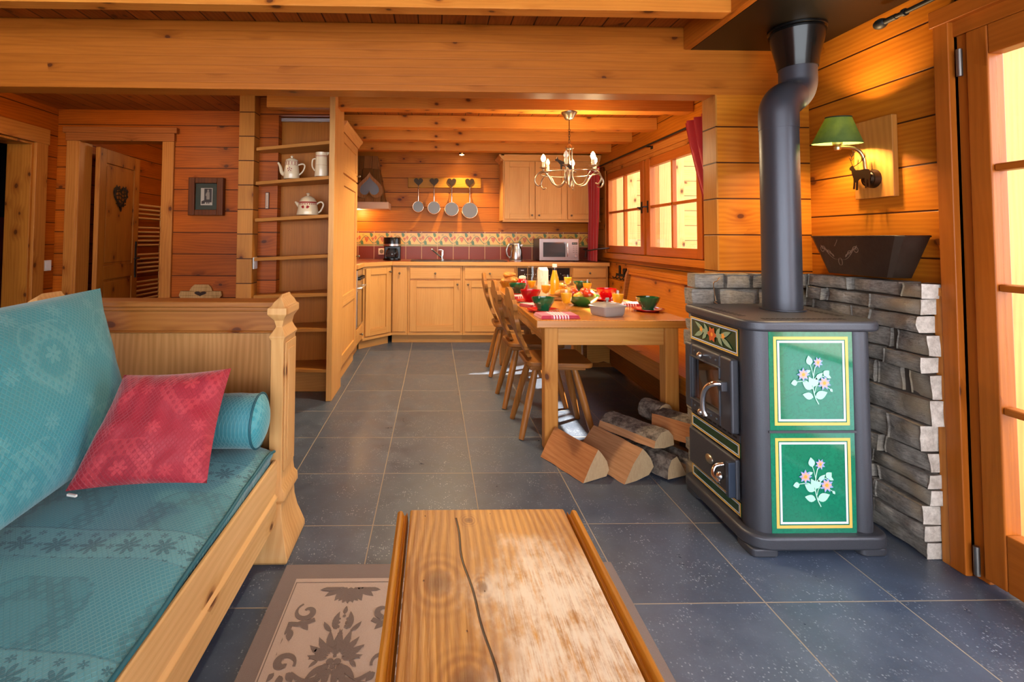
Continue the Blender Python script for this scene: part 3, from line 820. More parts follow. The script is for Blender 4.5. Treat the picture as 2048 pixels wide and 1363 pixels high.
stones(m, None, Vector((1.30, 2.484, 0)), Vector((1, 0, 0)), Vector((0, -1, 0)), .65, 1.03, .085, 14, 9, None)
m.m = 2; m.box(1.885, 1.95, 1.86, 2.40, 0, 1.02).box(1.335, 1.95, 2.425, 2.482, 0, 1.02)
struct('wall_stone', m, [stone, stone_lit, simple('dark mortar', '#453c35', .95)], 'low wall of rough grey split stone behind the stove', 'stone wall', smooth=50)
t = thing('wire_hook', 'bent copper wire hook hanging on the stones behind the stove top', 'hook', (1.375, 2.37, .97))
obj('hanging_wire', MB().tube(bez([(1.40, 2.385, 1.005), (1.40, 2.368, 1.012), (1.385, 2.366, .995), (1.368, 2.366, .985), (1.372, 2.366, .94), (1.378, 2.366, .90)], 6), .0022, 6).tube([(1.378 + .006 * cos(a), 2.366 + .006 * sin(a), .90 - .0025 * a) for a in [k * .5 for k in range(26)]], .0014, 5), metal('copper wire', (.72, .45, .25), .3), t, smooth=60)
# metal planter on the stone wall
g = G('dark patinated zinc'); P = g.coords(); n = g.noise(g.vec(*P), 8, 5, .7); n2 = g.noise(g.vec(*P), 60, 3, .7)
g.bsdf(g.mix(n * .6 + n2 * .4, '#2a1d15', '#57463a'), g.ss(n2, .2, .8, .4, .65), .6, g.bump(n2, .3, .003)); zinc = g.m
engr = simple('engraved lines', '#8a7a6c', .5, .4)
t = thing('metal_planter', 'dark tapered metal planter standing on the stone wall', 'planter', (1.90, 2.10, 1.045), 0)
zb, zt = 1.045, 1.215
bot = [(1.856, 1.965), (1.865, 1.95), (1.945, 1.95), (1.945, 2.27), (1.865, 2.27), (1.856, 2.255)]
top = [(1.832, 1.90), (1.845, 1.875), (1.952, 1.875), (1.952, 2.345), (1.845, 2.345), (1.832, 2.32)]
m = MB(); n = 6
b0 = m.add([(x, y, zb) for x, y in bot]); b1 = m.add([(x, y, zt) for x, y in top]); b2 = m.add([(x + (1.9 - x) * .08, y + (2.11 - y) * .03, zt) for x, y in top]); b3 = m.add([(x + (1.9 - x) * .12, y + (2.11 - y) * .05, zb + .01) for x, y in bot])
m.face([b0 + i for i in range(n)][::-1]); m.face([b3 + i for i in range(n)])
for i in range(n):
    j = (i + 1) % n
    m.face([b0 + i, b0 + j, b1 + j, b1 + i]); m.face([b1 + i, b1 + j, b2 + j, b2 + i]); m.face([b2 + i, b2 + j, b3 + j, b3 + i])
m.m = 1
def Mz(u, v):   # u along -y (image right), v up, on the front face
    tt = .5 + v; return (1.856 + (1.832 - 1.856) * tt - .0018, 2.18 - u, zb + (zt - zb) * tt)
for sg in (-1, 1):
    q = lambda u, v: Mz(sg * u, v)
    ostroke(m, q, bez([(0, -.12), (.03, -.10), (.055, .0), (.085, .2)], 6), .0035)
    ospiral(m, lambda u, v: q(u, v * 6), (.09, .025), .003, .016, 0, 500, .003)
    ospiral(m, lambda u, v: q(u, v * 6), (.058, .012), .002, .010, 90, 480, .0026)
    for k in range(5): oleaf(m, lambda u, v: q(u, v * 6), (.03 + .014 * k, -.008 + .009 * k), .9 + .3 * (k % 2), .022, .007)
ostroke(m, Mz, [(.01 * cos(a / 2), -.17 + .10 * sin(a / 2)) for a in range(14)], .0035)
ostroke(m, Mz, [(-.02, .24), (-.005, .36), (0, .42)], .003)
obj('tub', m, [zinc, engr], t)
obj('rim', MB().tube([(x, y, zt) for x, y in top] + [(top[0][0], top[0][1], zt)], .004, 6), zinc, t)

# ------------------------------------------------------------------ stove
castiron = None
g = G('black cast iron'); P = g.coords(); n = g.noise(g.vec(*P), 260, 2, .6)
g.bsdf('#4a4b52', g.ss(n, .2, .8, .38, .52), .5, g.bump(n, .25, .002)); castiron = g.m
g = G('green glazed tile'); P = g.coords(); n = g.noise(g.vec(*P), 34, 5, .75); vein = g.ss((n - .5).abs(), .02, .0)
g.bsdf(g.mix(vein * .6, g.mix(n, '#0d6b54', '#15835f'), '#0a4a3a'), .12, 0, None, Coat_Weight=.5); gtile = g.m
g = G('dark green tile'); g.bsdf('#1f3d28', .2); gdark = g.m
yel, whi = simple('tile yellow line', '#e6b95e', .25), simple('tile white line', '#d9dcec', .25)
leafm, petp, petb, peto = simple('painted pale leaf', '#a9d6c4', .3), simple('painted pink petal', '#f2a596', .3), simple('painted blue petal', '#8f9fe0', .3), simple('painted orange petal', '#f0a040', .3)
leafd, redp = simple('painted sage leaf', '#8ea182', .3), simple('painted red petal', '#c95a2c', .3)
TM = [gtile, yel, whi, leafm, petb, petp, peto]
t = thing('wood_stove', 'black cast iron wood stove with green floral tile panels', 'stove', (1.45, 2.1, 0))
A, Bq, Cq, Dq = (1.215, 1.875), (1.70, 1.875), (1.74, 2.335), (1.215, 2.35)
def inset(d):
    c = ((A[0] + Bq[0] + Cq[0] + Dq[0]) / 4, (A[1] + Bq[1] + Cq[1] + Dq[1]) / 4)
    o = []
    for p in (A, Bq, Cq, Dq): 
        o.append((p[0] + (d if p[0] < c[0] else -d), p[1] + (d if p[1] < c[1] else -d)))
    return o
def rounded(pts, rad, n=6):
    o = []; N = len(pts)
    for i in range(N):
        p, a, b = Vector(pts[i]), Vector(pts[i - 1]), Vector(pts[(i + 1) % N])
        r = rad[i] if isinstance(rad, (list, tuple)) else rad
        d1, d2 = (a - p).normalized(), (b - p).normalized()
        s_, e_ = p + d1 * r, p + d2 * r
        for k in range(n + 1):
            q = k / n; o.append(tuple((s_ * (1 - q) ** 2 + p * 2 * q * (1 - q) + e_ * q * q)))
    return o
obj('body', MB().prism(rounded(inset(.03), [.10, .05, .04, .04]), 'xy', .075, .845), castiron, t, smooth=40)
tp = rounded([(1.205, 1.853), (1.745, 1.853), (1.785, 2.37), (1.22, 2.385)], [.10, .07, .05, .05])
obj('top_plate', MB().prism(tp, 'xy', .843, .885), castiron, t, .014, smooth=40, seg=4)
slot = simple('vent slot', '#050505', .6)
m = MB()
for k in range(16): m.box(1.30 + k * .021, 1.313 + k * .021, 1.90, 1.925, .8852, .8862)
obj('vent_grille', m, slot, t)
for x in (1.25, 1.66):
    m = MB()
    for k in range(11): m.box(x, x + .03, 1.985 + k * .027, 1.996 + k * .027, .8852, .8862)
    obj('vent_grille', m, slot, t)
# base with cut-out feet
m = MB().prism(rounded([(1.195, 1.845), (1.745, 1.845), (1.785, 2.365), (1.205, 2.38)], [.10, .07, .06, .06]), 'xy', .027, .078)
obj('base', m, castiron, t, .012, smooth=40, seg=3)
fo = [(1.205, 1.855), (1.735, 1.855), (1.765, 2.355), (1.215, 2.37)]
for i, (x, y) in enumerate(fo):
    sx = 1 if x < 1.45 else -1; sy = 1 if y < 2.1 else -1
    m = MB().prism(rounded([(x, y), (x + sx * .11, y), (x + sx * .11, y + sy * .11), (x, y + sy * .11)][::1 if sx * sy > 0 else -1], .03), 'xy', 0, .03)
    obj('foot', m, castiron, t, .006, smooth=40)
# front corner column and narrow right column
obj('column', MB().cyl((1.291, 1.937, .076), (1.291, 1.937, .844), .061, seg=40), castiron, t, smooth=50)
obj('column', MB().cyl((1.668, 1.913, .076), (1.668, 1.913, .844), .042, seg=30), castiron, t, smooth=50)
# side tiles facing the room
def bouquet(mb, M, s, mats=(3, 5, 4, 6)):
    lf, pk, bl, og = mats
    def q(u, v): return M(u * s, v * s)
    def flower(c, r, a0, big=True):
        mb.m = bl
        for k in range(8): oleaf(mb, q, c, a0 + k * PI / 4 + .39, r, r * .42)
        mb.m = pk
        for k in range(6 if big else 5): oleaf(mb, lambda u, v: (lambda p: (p[0], p[1] , p[2]))(q(u, v)), c, a0 + k * PI / 3, r * .74, r * .42)
        mb.m = og; odisc(mb, q, c, r * .24)
    mb.m = lf
    ostroke(mb, q, bez([(.14, -.62), (.04, -.42), (-.02, -.15), (.0, .2), (.06, .45)], 5), .03)
    ostroke(mb, q, bez([(-.02, -.15), (.08, .05), (.26, .17), (.36, .12)], 5), .022)
    ostroke(mb, q, bez([(-.02, -.2), (-.2, .02), (-.45, .02), (-.55, .0)], 5), .022)
    ostroke(mb, q, bez([(.02, -.3), (.1, -.1), (.35, -.12), (.52, -.2)], 5), .02)
    ostroke(mb, q, bez([(0, .1), (-.05, .35), (-.1, .5)], 5), .02)
    for p, a, L, Wd in (((-.02, -.42), 2.9, .34, .2), ((.04, -.42), .35, .40, .24), ((-.04, -.18), 2.6, .36, .22), ((.0, -.1), 2.1, .3, .17), ((.02, -.12), 1.25, .32, .18), ((.06, .08), .7, .3, .13),
                        ((-.5, .0), 3.3, .2, .17), ((-.1, .48), 1.75, .28, .2), ((.32, .18), .75, .22, .2), ((-.22, .28), .4, .14, .09), ((.5, -.18), -.9, .12, .08), ((.38, .2), -.5, .18, .1)):
        oleaf(mb, q, p, a, L, Wd)
    flower((-.32, .22), .2, .4); flower((.32, -.02), .21, .1); flower((.14, .56), .16, .7, False)
yf = 1.8755
def panel(x0, x1, z0, z1, name='tile_panel'):
    mb = MB().box(x0, x1, yf, yf + .03, z0, z1)
    yv = yf - .0012
    def fr(i0, i1, mi):
        mb.m = mi; a, b, c_, e = x0 + i0, x1 - i0, z0 + i0 * 1.05, z1 - i0 * 1.05; w_ = i1 - i0
        for (p0, p1, q0, q1) in ((a, b, e - w_, e), (a, b, c_, c_ + w_), (a, a + w_, c_ + w_, e - w_), (b - w_, b, c_ + w_, e - w_)):
            mb.poly([(p0, yv, q0), (p1, yv, q0), (p1, yv, q1), (p0, yv, q1)])
    fr(.018, .029, 1); fr(.033, .041, 2)
    cxx, czz = (x0 + x1) / 2 + .008, (z0 + z1) / 2 - .005
    bouquet(mb, lambda u, v: (cxx + u, yv - .0004 - .0006 * (mb.m - 2) - 1e-5 * (len(mb.f) // 6 % 50), czz + v * 1.06), .128)
    return obj(name, mb, TM, t)
panel(1.296, 1.626, .465, .842)
panel(1.296, 1.626, .078, .455)
obj('divider', MB().box(1.29, 1.632, 1.872, 1.88, .4555, .4645), castiron, t)
# door side: plane through (1.195,1.985) -> (1.255,2.335), outward normal mostly -x
p0, p1 = Vector((1.238, 1.962, 0)), Vector((1.238, 2.335, 0))
dv = (p1 - p0); LEN = dv.length; dv.normalize(); nv = Vector((-dv.y, dv.x, 0))
def Q(s, n, z): return p0 + dv * s + nv * n + Vector((0, 0, z))     # s=0 near the corner column
def qbox(mb, s0, s1, n0, n1, a, b): return mb.hexa([Q(s0, n0, a), Q(s1, n0, a), Q(s1, n1, a), Q(s0, n1, a), Q(s0, n0, b), Q(s1, n0, b), Q(s1, n1, b), Q(s0, n1, b)])
obj('front_frame', qbox(MB(), -.01, LEN + .005, -.03, -.002, .078, .844), castiron, t)
def strip(s0, s1, z0, z1, w1=.006, deco=None):
    mb = MB(); qbox(mb, s0, s1, -.002, .004, z0, z1); n_ = .0052
    def fr(i0, i1, mi):
        mb.m = mi; a, b, c_, e = s0 + i0, s1 - i0, z0 + i0, z1 - i0; w_ = i1 - i0
        for (q0, q1, r0, r1) in ((a, b, e - w_, e), (a, b, c_, c_ + w_), (a, a + w_, c_ + w_, e - w_), (b - w_, b, c_ + w_, e - w_)):
            mb.poly([Q(q0, n_, r0), Q(q1, n_, r0), Q(q1, n_, r1), Q(q0, n_, r1)])
    fr(0, w1, 1); fr(w1 + .002, w1 + .006, 2)
    if deco:
        cs, cz_ = (s0 + s1) / 2, (z0 + z1) / 2
        M_ = lambda u, v: Q(cs - u, n_ + .0003 + .0005 * mb.m + 1e-5 * (len(mb.f) // 6 % 40), cz_ + v)
        mb.m = 3
        for sg in (-1, 1):
            for k, (a, L) in enumerate(((.1, .075), (.9, .05), (-.8, .05), (.4, .09), (-.4, .085))):
                oleaf(mb, M_, (sg * (.02 + .012 * k), 0), a if sg > 0 else PI - a, L, .022)
        for sg in (-1, 1):
            mb.m = 5
            for k in range(5): oleaf(mb, M_, (sg * .085, .008), k * 1.256, .016, .009)
        mb.m = 4
        for k in range(6): oleaf(mb, M_, (0, 0), k * PI / 3, .036, .026)
        mb.m = 5; odisc(mb, M_, (0, 0), .009)
    obj('front_tile', mb, [gdark, yel, whi, leafd, redp, peto], t)
strip(.004, LEN - .004, .725, .832, .006, True)
strip(.004, LEN - .004, .318, .375)
strip(.004, LEN - .004, .088, .142)
m = MB(); qbox(m, .003, LEN - .003, -.002, .006, .38, .408); m.m = 1
for k in range(9): qbox(m, .02 + k * .036, .045 + k * .036, .0055, .0068, .391, .398)
obj('air_grille', m, [castiron, simple('slot black', '#030303', .7)], t)
# firebox door
mb = MB()
for s0, s1, a, b in ((.004, .085, .412, .712), (LEN - .06, LEN - .004, .412, .712), (.085, LEN - .06, .412, .465), (.085, LEN - .06, .655, .712)): qbox(mb, s0, s1, .0, .036, a, b)
dr = obj('fire_door', mb, castiron, t, .010, smooth=40, seg=3)
mb = MB()
for a in (.488, ) : pass
for s0, s1, a, b in ((.078, .086, .458, .662), (LEN - .061, LEN - .053, .458, .662), (.086, LEN - .061, .458, .466), (.086, LEN - .061, .654, .662)): qbox(mb, s0, s1, .03, .042, a, b)
obj('window_bead', mb, castiron, dr, .003)
g = G('sooty stove glass'); P = g.coords(); n = g.noise(g.vec(*P), 7, 3)
g.bsdf(g.mix(g.ss(n, .35, .6), '#120b08', '#5b3a2a'), .08, 0, None, Coat_Weight=1.0, Coat_Roughness=.03); sglass = g.m
obj('glass', qbox(MB(), .085, LEN - .06, .014, .020, .464, .656), sglass, dr)
for s_ in (.11, .15, .24, .28):
    for zz in (.685, .438): obj('rivet', MB().ball(Q(s_, .036, zz), .006, 8), castiron, dr, smooth=50)
for zz in (.685, .438): obj('vent_knob', MB().tube([Q(.195, .03, zz), Q(.195, .052, zz)], .007, 10).ball(Q(.195, .058, zz), .014, 14), chrome, dr, smooth=50)
hd = MB().tube(bez([Q(.045, .036, .60), Q(.045, .075, .605), Q(.07, .095, .585), Q(.095, .10, .54), Q(.105, .095, .48), Q(.10, .088, .455)], 8), .011, 12)
obj('door_handle', hd, chrome, dr, smooth=60)
obj('latch', qbox(MB(), .03, .062, .034, .06, .575, .615), castiron, dr, .004)
# ash drawer
mb = qbox(MB(), .006, LEN - .006, -.0, .022, .150, .312)
dw = obj('ash_drawer', mb, castiron, t, .008, smooth=40)
obj('drawer_flange', qbox(MB(), .008, .03, .02, .05, .16, .30), simple('blue grey iron', '#3b4658', .4, .5), dw, .004)
m = MB().tube(bez([Q(.085, .022, .26), Q(.10, .05, .245), Q(.09, .065, .215), Q(.055, .06, .20)], 6), .009, 10).ball(Q(.058, .055, .225), .016, 14)
obj('drawer_handle', m, chrome, dw, smooth=60)
m = MB(); n0 = len(m.v); m.ball((0, 0, 0), .03, 18, .9)
for i in range(len(m.v)): p = m.v[i]; m.v[i] = Q(.19 + p.x, .024 + p.y * .35, .235 + p.z * .75)
obj('badge', m, metal('old pewter badge', (.5, .46, .38), .35), dw, smooth=60)
# stove pipe
pipe_m = None
g = G('black enamelled pipe'); P = g.coords(); n = g.noise(g.vec(*P), 180, 2)
g.bsdf('#45464e', g.ss(n, .2, .8, .34, .44), .5); pipe_m = g.m
t = thing('stove_pipe', 'black stovepipe rising in a double bend to the ceiling', 'stovepipe', (1.566, 2.17, .885))
R = .077; px, py_, dx_, dy_ = 1.566, 2.17, .132, .05
dl = math.hypot(dx_, dy_); ux, uy = dx_ / dl, dy_ / dl
obj('lower_pipe', MB().cyl((px, py_, .8862), (px, py_, 1.70), R, seg=48), pipe_m, t, smooth=50)
obj('collar', MB().cyl((px, py_, .8862), (px, py_, .892), R + .012, seg=48), pipe_m, t, smooth=40)
r_ = R + .012
def E_(s, z): return (px + ux * s, py_ + uy * s, z)
path = [E_(0, 1.70)] + [E_(r_ - r_ * cos(a), 1.765 + r_ * sin(a)) for a in [PI / 2 * k / 14 for k in range(15)]]
obj('lower_elbow', MB().tube(path, R + .002, 48), pipe_m, t, smooth=60)
s_e = r_; ze = 1.765 + r_
path = [E_(s_e + (dl - 0) * 0 + .0, ze)] + [E_(dl - r_ + r_ * sin(a), ze + r_ - r_ * cos(a)) for a in [PI / 2 * k / 14 for k in range(15)]] + [E_(dl, ze + r_ + .06)]
path = [p for p in path]
obj('upper_elbow', MB().tube([E_(dl - r_ + r_ * sin(a), ze + r_ - r_ * cos(a)) for a in [PI / 2 * k / 14 for k in range(15)]] + [E_(dl, ze + r_ + .10)], R - .001, 48), pipe_m, t, smooth=60)
cx_, cy_ = px + dx_, py_ + dy_
obj('ceiling_cone', MB().lathe([(R - .002, 2.0), (R + .004, 2.0), (R + .009, 2.04), (R + .034, 2.15), (R + .037, 2.165), (R + .031, 2.168), (R + .031, 2.176), (R + .040, 2.18), (R + .040, 2.189), (.02, 2.189)], (cx_, cy_, 0), 48),
    simple('glossy black cone', '#141414', .18, .3), t, smooth=40)
one('ceiling_plate', MB().box(1.337, XR - .002, 1.15, 2.487, 2.1905, 2.1935), simple('black sheet steel', '#17130f', .32, .5), 'black sheet metal heat shield under the ceiling above the stovepipe', 'heat shield')

# ------------------------------------------------------------------ wall lamp
t = thing('wall_lamp', 'wall lamp with green shade and a cut-out stag on a wooden board', 'lamp', (1.95, 2.09, 1.5))
obj('back_board', MB().box(1.935, XR - .001, 2.005, 2.195, 1.385, 1.735), W['stove_board'], t, .003)
ly, lz = 2.10, 1.47
br = obj('wall_plate', MB().cyl((1.935, ly, lz), (1.912, ly, lz), .042, .036, 28).cyl((1.912, ly, lz), (1.905, ly, lz), .03, .022, 24), iron, t, smooth=40)
arm = [(1.91, ly, lz), (1.905, ly + .005, lz + .05), (1.903, ly + .008, lz + .09), (1.885, ly + .012, lz + .125), (1.85, ly + .016, lz + .14), (1.80, ly + .02, lz + .142)]
obj('arm', MB().tube(bez(arm, 6), .0075, 12), metal('aged brass', (.45, .33, .18), .3), t, smooth=60)
sx_, sy_ = 1.795, 2.12
obj('socket', MB().lathe([(0, 1.597), (.012, 1.60), (.014, 1.612), (.008, 1.618), (.018, 1.624), (.02, 1.655), (.0, 1.657)], (sx_, sy_, 0), 20), metal('socket brass', (.5, .36, .2), .35), t, smooth=40)
g = G('green lamp shade'); P = g.coords(); n = g.noise(g.vec(*P), 30, 4, .6)
c_ = g.mix(n, '#2c4a22', '#4a6630'); bs = g.bsdf(c_, .7)
tl = g.n('ShaderNodeBsdfTranslucent'); g.link(g.mix(n, '#46591c', '#7c7f34'), tl.inputs[0]); mx = g.n('ShaderNodeMixShader'); mx.inputs[0].default_value = .2
g.t.links.new(bs.outputs[0], mx.inputs[1]); g.t.links.new(tl.outputs[0], mx.inputs[2]); g.t.links.new(mx.outputs[0], g.out.inputs[0]); shade_m = g.m
m = MB().lathe([(.093, 1.628), (.046, 1.745), (.044, 1.745), (.091, 1.628)], (sx_, sy_, 0), 48)
tilt = Matrix.Translation((sx_, sy_, 1.66)) @ Matrix.Rotation(math.radians(6), 4, 'X') @ Matrix.Translation((-sx_, -sy_, -1.66))
m.xf(tilt)
sh = obj('lamp_shade', m, shade_m, t, smooth=40)
obj('shade_trim', MB().tube([tilt @ Vector((sx_ + .046 * cos(a * PI / 16), sy_ + .046 * sin(a * PI / 16), 1.745)) for a in range(33)], .003, 6), simple('dark trim', '#1d2a18', .6), sh)
obj('bulb', MB().ball((sx_, sy_, 1.688), .017, 14, 1.3), emit('warm bulb', '#ffd9a0', 30), t, smooth=60)
light('POINT', (sx_, sy_, 1.688), 38, (1, .68, .34), .03)
# stag cut-out (flat plate)
stag = [(-.078, .052), (-.07, .06), (-.06, .066), (-.052, .064), (-.046, .05), (-.036, .036), (-.01, .033), (.03, .034), (.052, .03), (.062, .018), (.062, -.01), (.056, -.03), (.058, -.075), (.05, -.075), (.048, -.04), (.04, -.025), (.036, -.06), (.034, -.078), (.026, -.078), (.028, -.05), (.024, -.018), (-.01, -.022), (-.022, -.03), (-.026, -.085), (-.036, -.085), (-.034, -.04), (-.042, -.035), (-.046, -.078), (-.056, -.078), (-.05, -.03), (-.052, -.01), (-.06, .012), (-.064, .035), (-.076, .042)]
m = MB(); SX = 1.895
m.prism([(2.118 - u * .75, 1.487 + v * .75) for u, v in stag], 'yz', SX, SX + .003)
for sg, base in ((1, (-.052, .064)), (1, (-.045, .058))):
    k = 1 if base[0] < -.05 else 2
    def Ms(u, v): return (SX - .0005 * k, 2.118 - (base[0] + u) * .75, 1.487 + (base[1] + v) * .75)
    a = bez([(0, 0), (-.012, .03), (-.004, .06), (.02, .085)], 5) if k == 1 else bez([(0, 0), (.03, .012), (.06, .03), (.085, .055)], 5)
    ostroke(m, Ms, a, .005)
    for i_ in (5, 9, 13):
        p = a[i_]; ostroke(m, Ms, [(p[0], p[1]), (p[0] + (.02 if k == 1 else .002), p[1] + (.015 if k == 1 else .03))], .004)
        ostroke(m, Ms, [(p[0], p[1]), (p[0] - (.012 if k == 1 else -.004), p[1] + .022)], .004)
obj('stag_plate', m, iron, t)
obj('plate_stem', MB().cyl((1.906, 2.11, 1.475), (SX + .003, 2.115, 1.48), .006), iron, t)
# curtain rod over the glazed door
t = thing('curtain_rod', 'black iron curtain rod over the glazed door, with knob end', 'curtain rod', (1.88, 1.7, 2.12))
obj('rod', MB().cyl((1.865, 1.90, 2.105), (1.865, .2, 2.105), .0095, seg=14), black, t, smooth=50)
obj('collar', MB().cyl((1.865, 1.86, 2.105), (1.865, 1.87, 2.105), .015), black, t, smooth=50)
obj('finial', MB().cyl((1.865, 1.90, 2.105), (1.865, 1.955, 2.105), .012, .012, 14).ball((1.865, 1.97, 2.105), .022, 16, 1, 1, 1.3), black, t, smooth=50)
obj('bracket', MB().box(1.85, XR - .012, 1.722, 1.734, 2.098, 2.112).box(XR - .012, XR - .001, 1.70, 1.757, 2.085, 2.16), black, t, .002)

# ------------------------------------------------------------------ firewood
def split_mat(name, a, b): 
    m_ = wood(name, a, b, 'x', None, .1, rough=.75, ring=.5, fine=2.2); return m_
fw = split_mat('split orange beech', '#c28757', '#925a34'); fw2 = split_mat('split tan wood', '#bf9068', '#8f6443')
g = G('log end wood'); P = g.coords(); n = g.noise(g.vec(*P), 50, 4, .7); n2 = g.noise(g.vec(P[0] * 4, P[1] * 120, P[2] * 30), 1, 3)
g.bsdf(g.mix(n * .5 + n2 * .5, '#d3b58c', '#a5855f'), .85, 0, g.bump(n + n2, .6, .004)); fend = g.m
g = G('grey bark'); P = g.coords(); n = g.noise(g.vec(*P), 40, 5, .7); n2 = g.noise(g.vec(*P), 14, 3)
g.bsdf(g.mix(g.ss(n * .6 + n2 * .4, .35, .65), '#3a302a', '#8c8074'), .9, 0, g.bump(n, 1., .008)); bark = g.m
GF = 'split logs piled beside the stove'
def logp(label, sec, c, L, rz, tilt=0, bk=(), wd=fw, roll=0):
    """sec: closed section (y,z) ; bk: indices of edges that are bark; log axis local x; near end at -x"""
    t = thing('split_log', label, 'firewood', c, rz, GF)
    mb = MB(); n = len(sec); NS = 10; rows = []
    for k in range(NS + 1):
        x = -L / 2 + L * k / NS
        pts = []
        for i, (y, z) in enumerate(sec):
            e = .004 * noise.noise((x * 14 + c[0] * 9, i * 3.1 + c[1] * 5, y * 10))
            yy, zz = y + e, max(z + e, 0.0015)
            yr, zr = -yy, zz
            pts.append((x, yr, zr))
        rows.append(mb.add(pts))
    for a_, b_ in zip(rows, rows[1:]):
        for i in range(n):
            mb.m = 2 if i in bk else 0
            mb.face([a_ + i, a_ + (i + 1) % n, b_ + (i + 1) % n, b_ + i])
    mb.m = 1; mb.face([rows[0] + i for i in range(n)][::-1]); mb.face([rows[-1] + i for i in range(n)])
    mats = [wd, fend, bark]
    if tilt: mb.xf(Matrix.Rotation(tilt, 4, 'Y'))
    zmin = min(p.z for p in mb.v)
    obj('wood', mb, mats, t, local=True, smooth=30)
    return t
# sections roughly: triangular wedges; log axis runs to the back left
ax_ = math.radians(116)
tri = [(-.085, 0), (-.03, .003), (.03, .004), (.085, .018), (.075, .06), (.05, .10), (.02, .132), (-.03, .085)]
logp('orange split log lying nearest the table leg', [(-.08, .002), (.075, .004), (.092, .03), (.078, .075), (.045, .12), (.02, .145), (-.03, .08)], (.735, 2.60, 0), .33, ax_, 0, (1, 2, 3, 4), fw)
logp('orange-brown split log with a chipped side, second from the table leg', [(-.10, .003), (-.02, .0), (.07, .012), (.105, .045), (.085, .09), (.055, .125), (.03, .15), (-.04, .085)], (.95, 2.60, 0), .34, ax_, 0, (0, 1, 2), fw2)
logp('dark barked log under the grey topped one', [(-.07, .01), (.075, .005), (.03, .075), (.0, .11), (-.04, .10), (-.065, .06)], (1.142, 2.62, 0), .36, ax_, 0, (3, 4, 5), fw2)
logp('grey barked log lying across the top of the heap', [(-.10, .015), (-.02, -.0), (.06, -.02), (.055, .05), (.02, .085), (-.04, .08), (-.085, .05)], (1.105, 2.66, .13), .36, math.radians(119), math.radians(2), (2, 3, 4, 5), fw2)
logp('pale wedge of split wood low beside the stove foot', [(-.05, .0), (.045, .0), (.06, .04), (.04, .09), (-.015, .10), (-.05, .055)], (1.295, 2.60, 0), .30, math.radians(114), 0, (4,), fw2)
logp('orange split block leaning high against the stove', [(-.075, .0), (.055, -.03), (.075, .02), (.06, .085), (.02, .12), (-.06, .10)], (1.305, 2.605, .155), .22, math.radians(122), math.radians(4), (3, 4), fw)
logp('dark round log at the back of the heap', [(.06 * cos(a * PI / 6), .075 + .06 * sin(a * PI / 6)) for a in range(12)], (1.258, 2.775, .15), .14, math.radians(112), 0, tuple(range(12)), fw2)
logp('small log under the round one, behind the heap', [(-.07, .0), (.07, .0), (.075, .07), (.02, .112), (-.06, .09)], (1.215, 2.885, 0), .18, math.radians(112), 0, (2, 3), fw)
# ------------------------------------------------------------------ dining table, chairs, bench
t = thing('dining_table', 'long polished wooden dining table laid for breakfast', 'dining table', (1.02, 3.75, 0))
ZD = .742
obj('tabletop', MB().box(.575, 1.46, 2.735, 4.76, ZD - .045, ZD), W['table_y'], t, .006, seg=3)
for x in (.63, 1.325):
    for y in (2.785, 4.64): obj('leg', MB().box(x, x + .078, y, y + .078, 0, ZD - .046), W['table_z'], t, .005)
for ya in (2.80, 4.68): obj('apron', MB().box(.708, 1.325, ya, ya + .024, .59, ZD - .046), W['table_x'], t, .003)
for xa in (.645, 1.36): obj('side_rail', MB().box(xa, xa + .025, 2.863, 4.64, .59, ZD - .046), W['table_y'], t, .003)

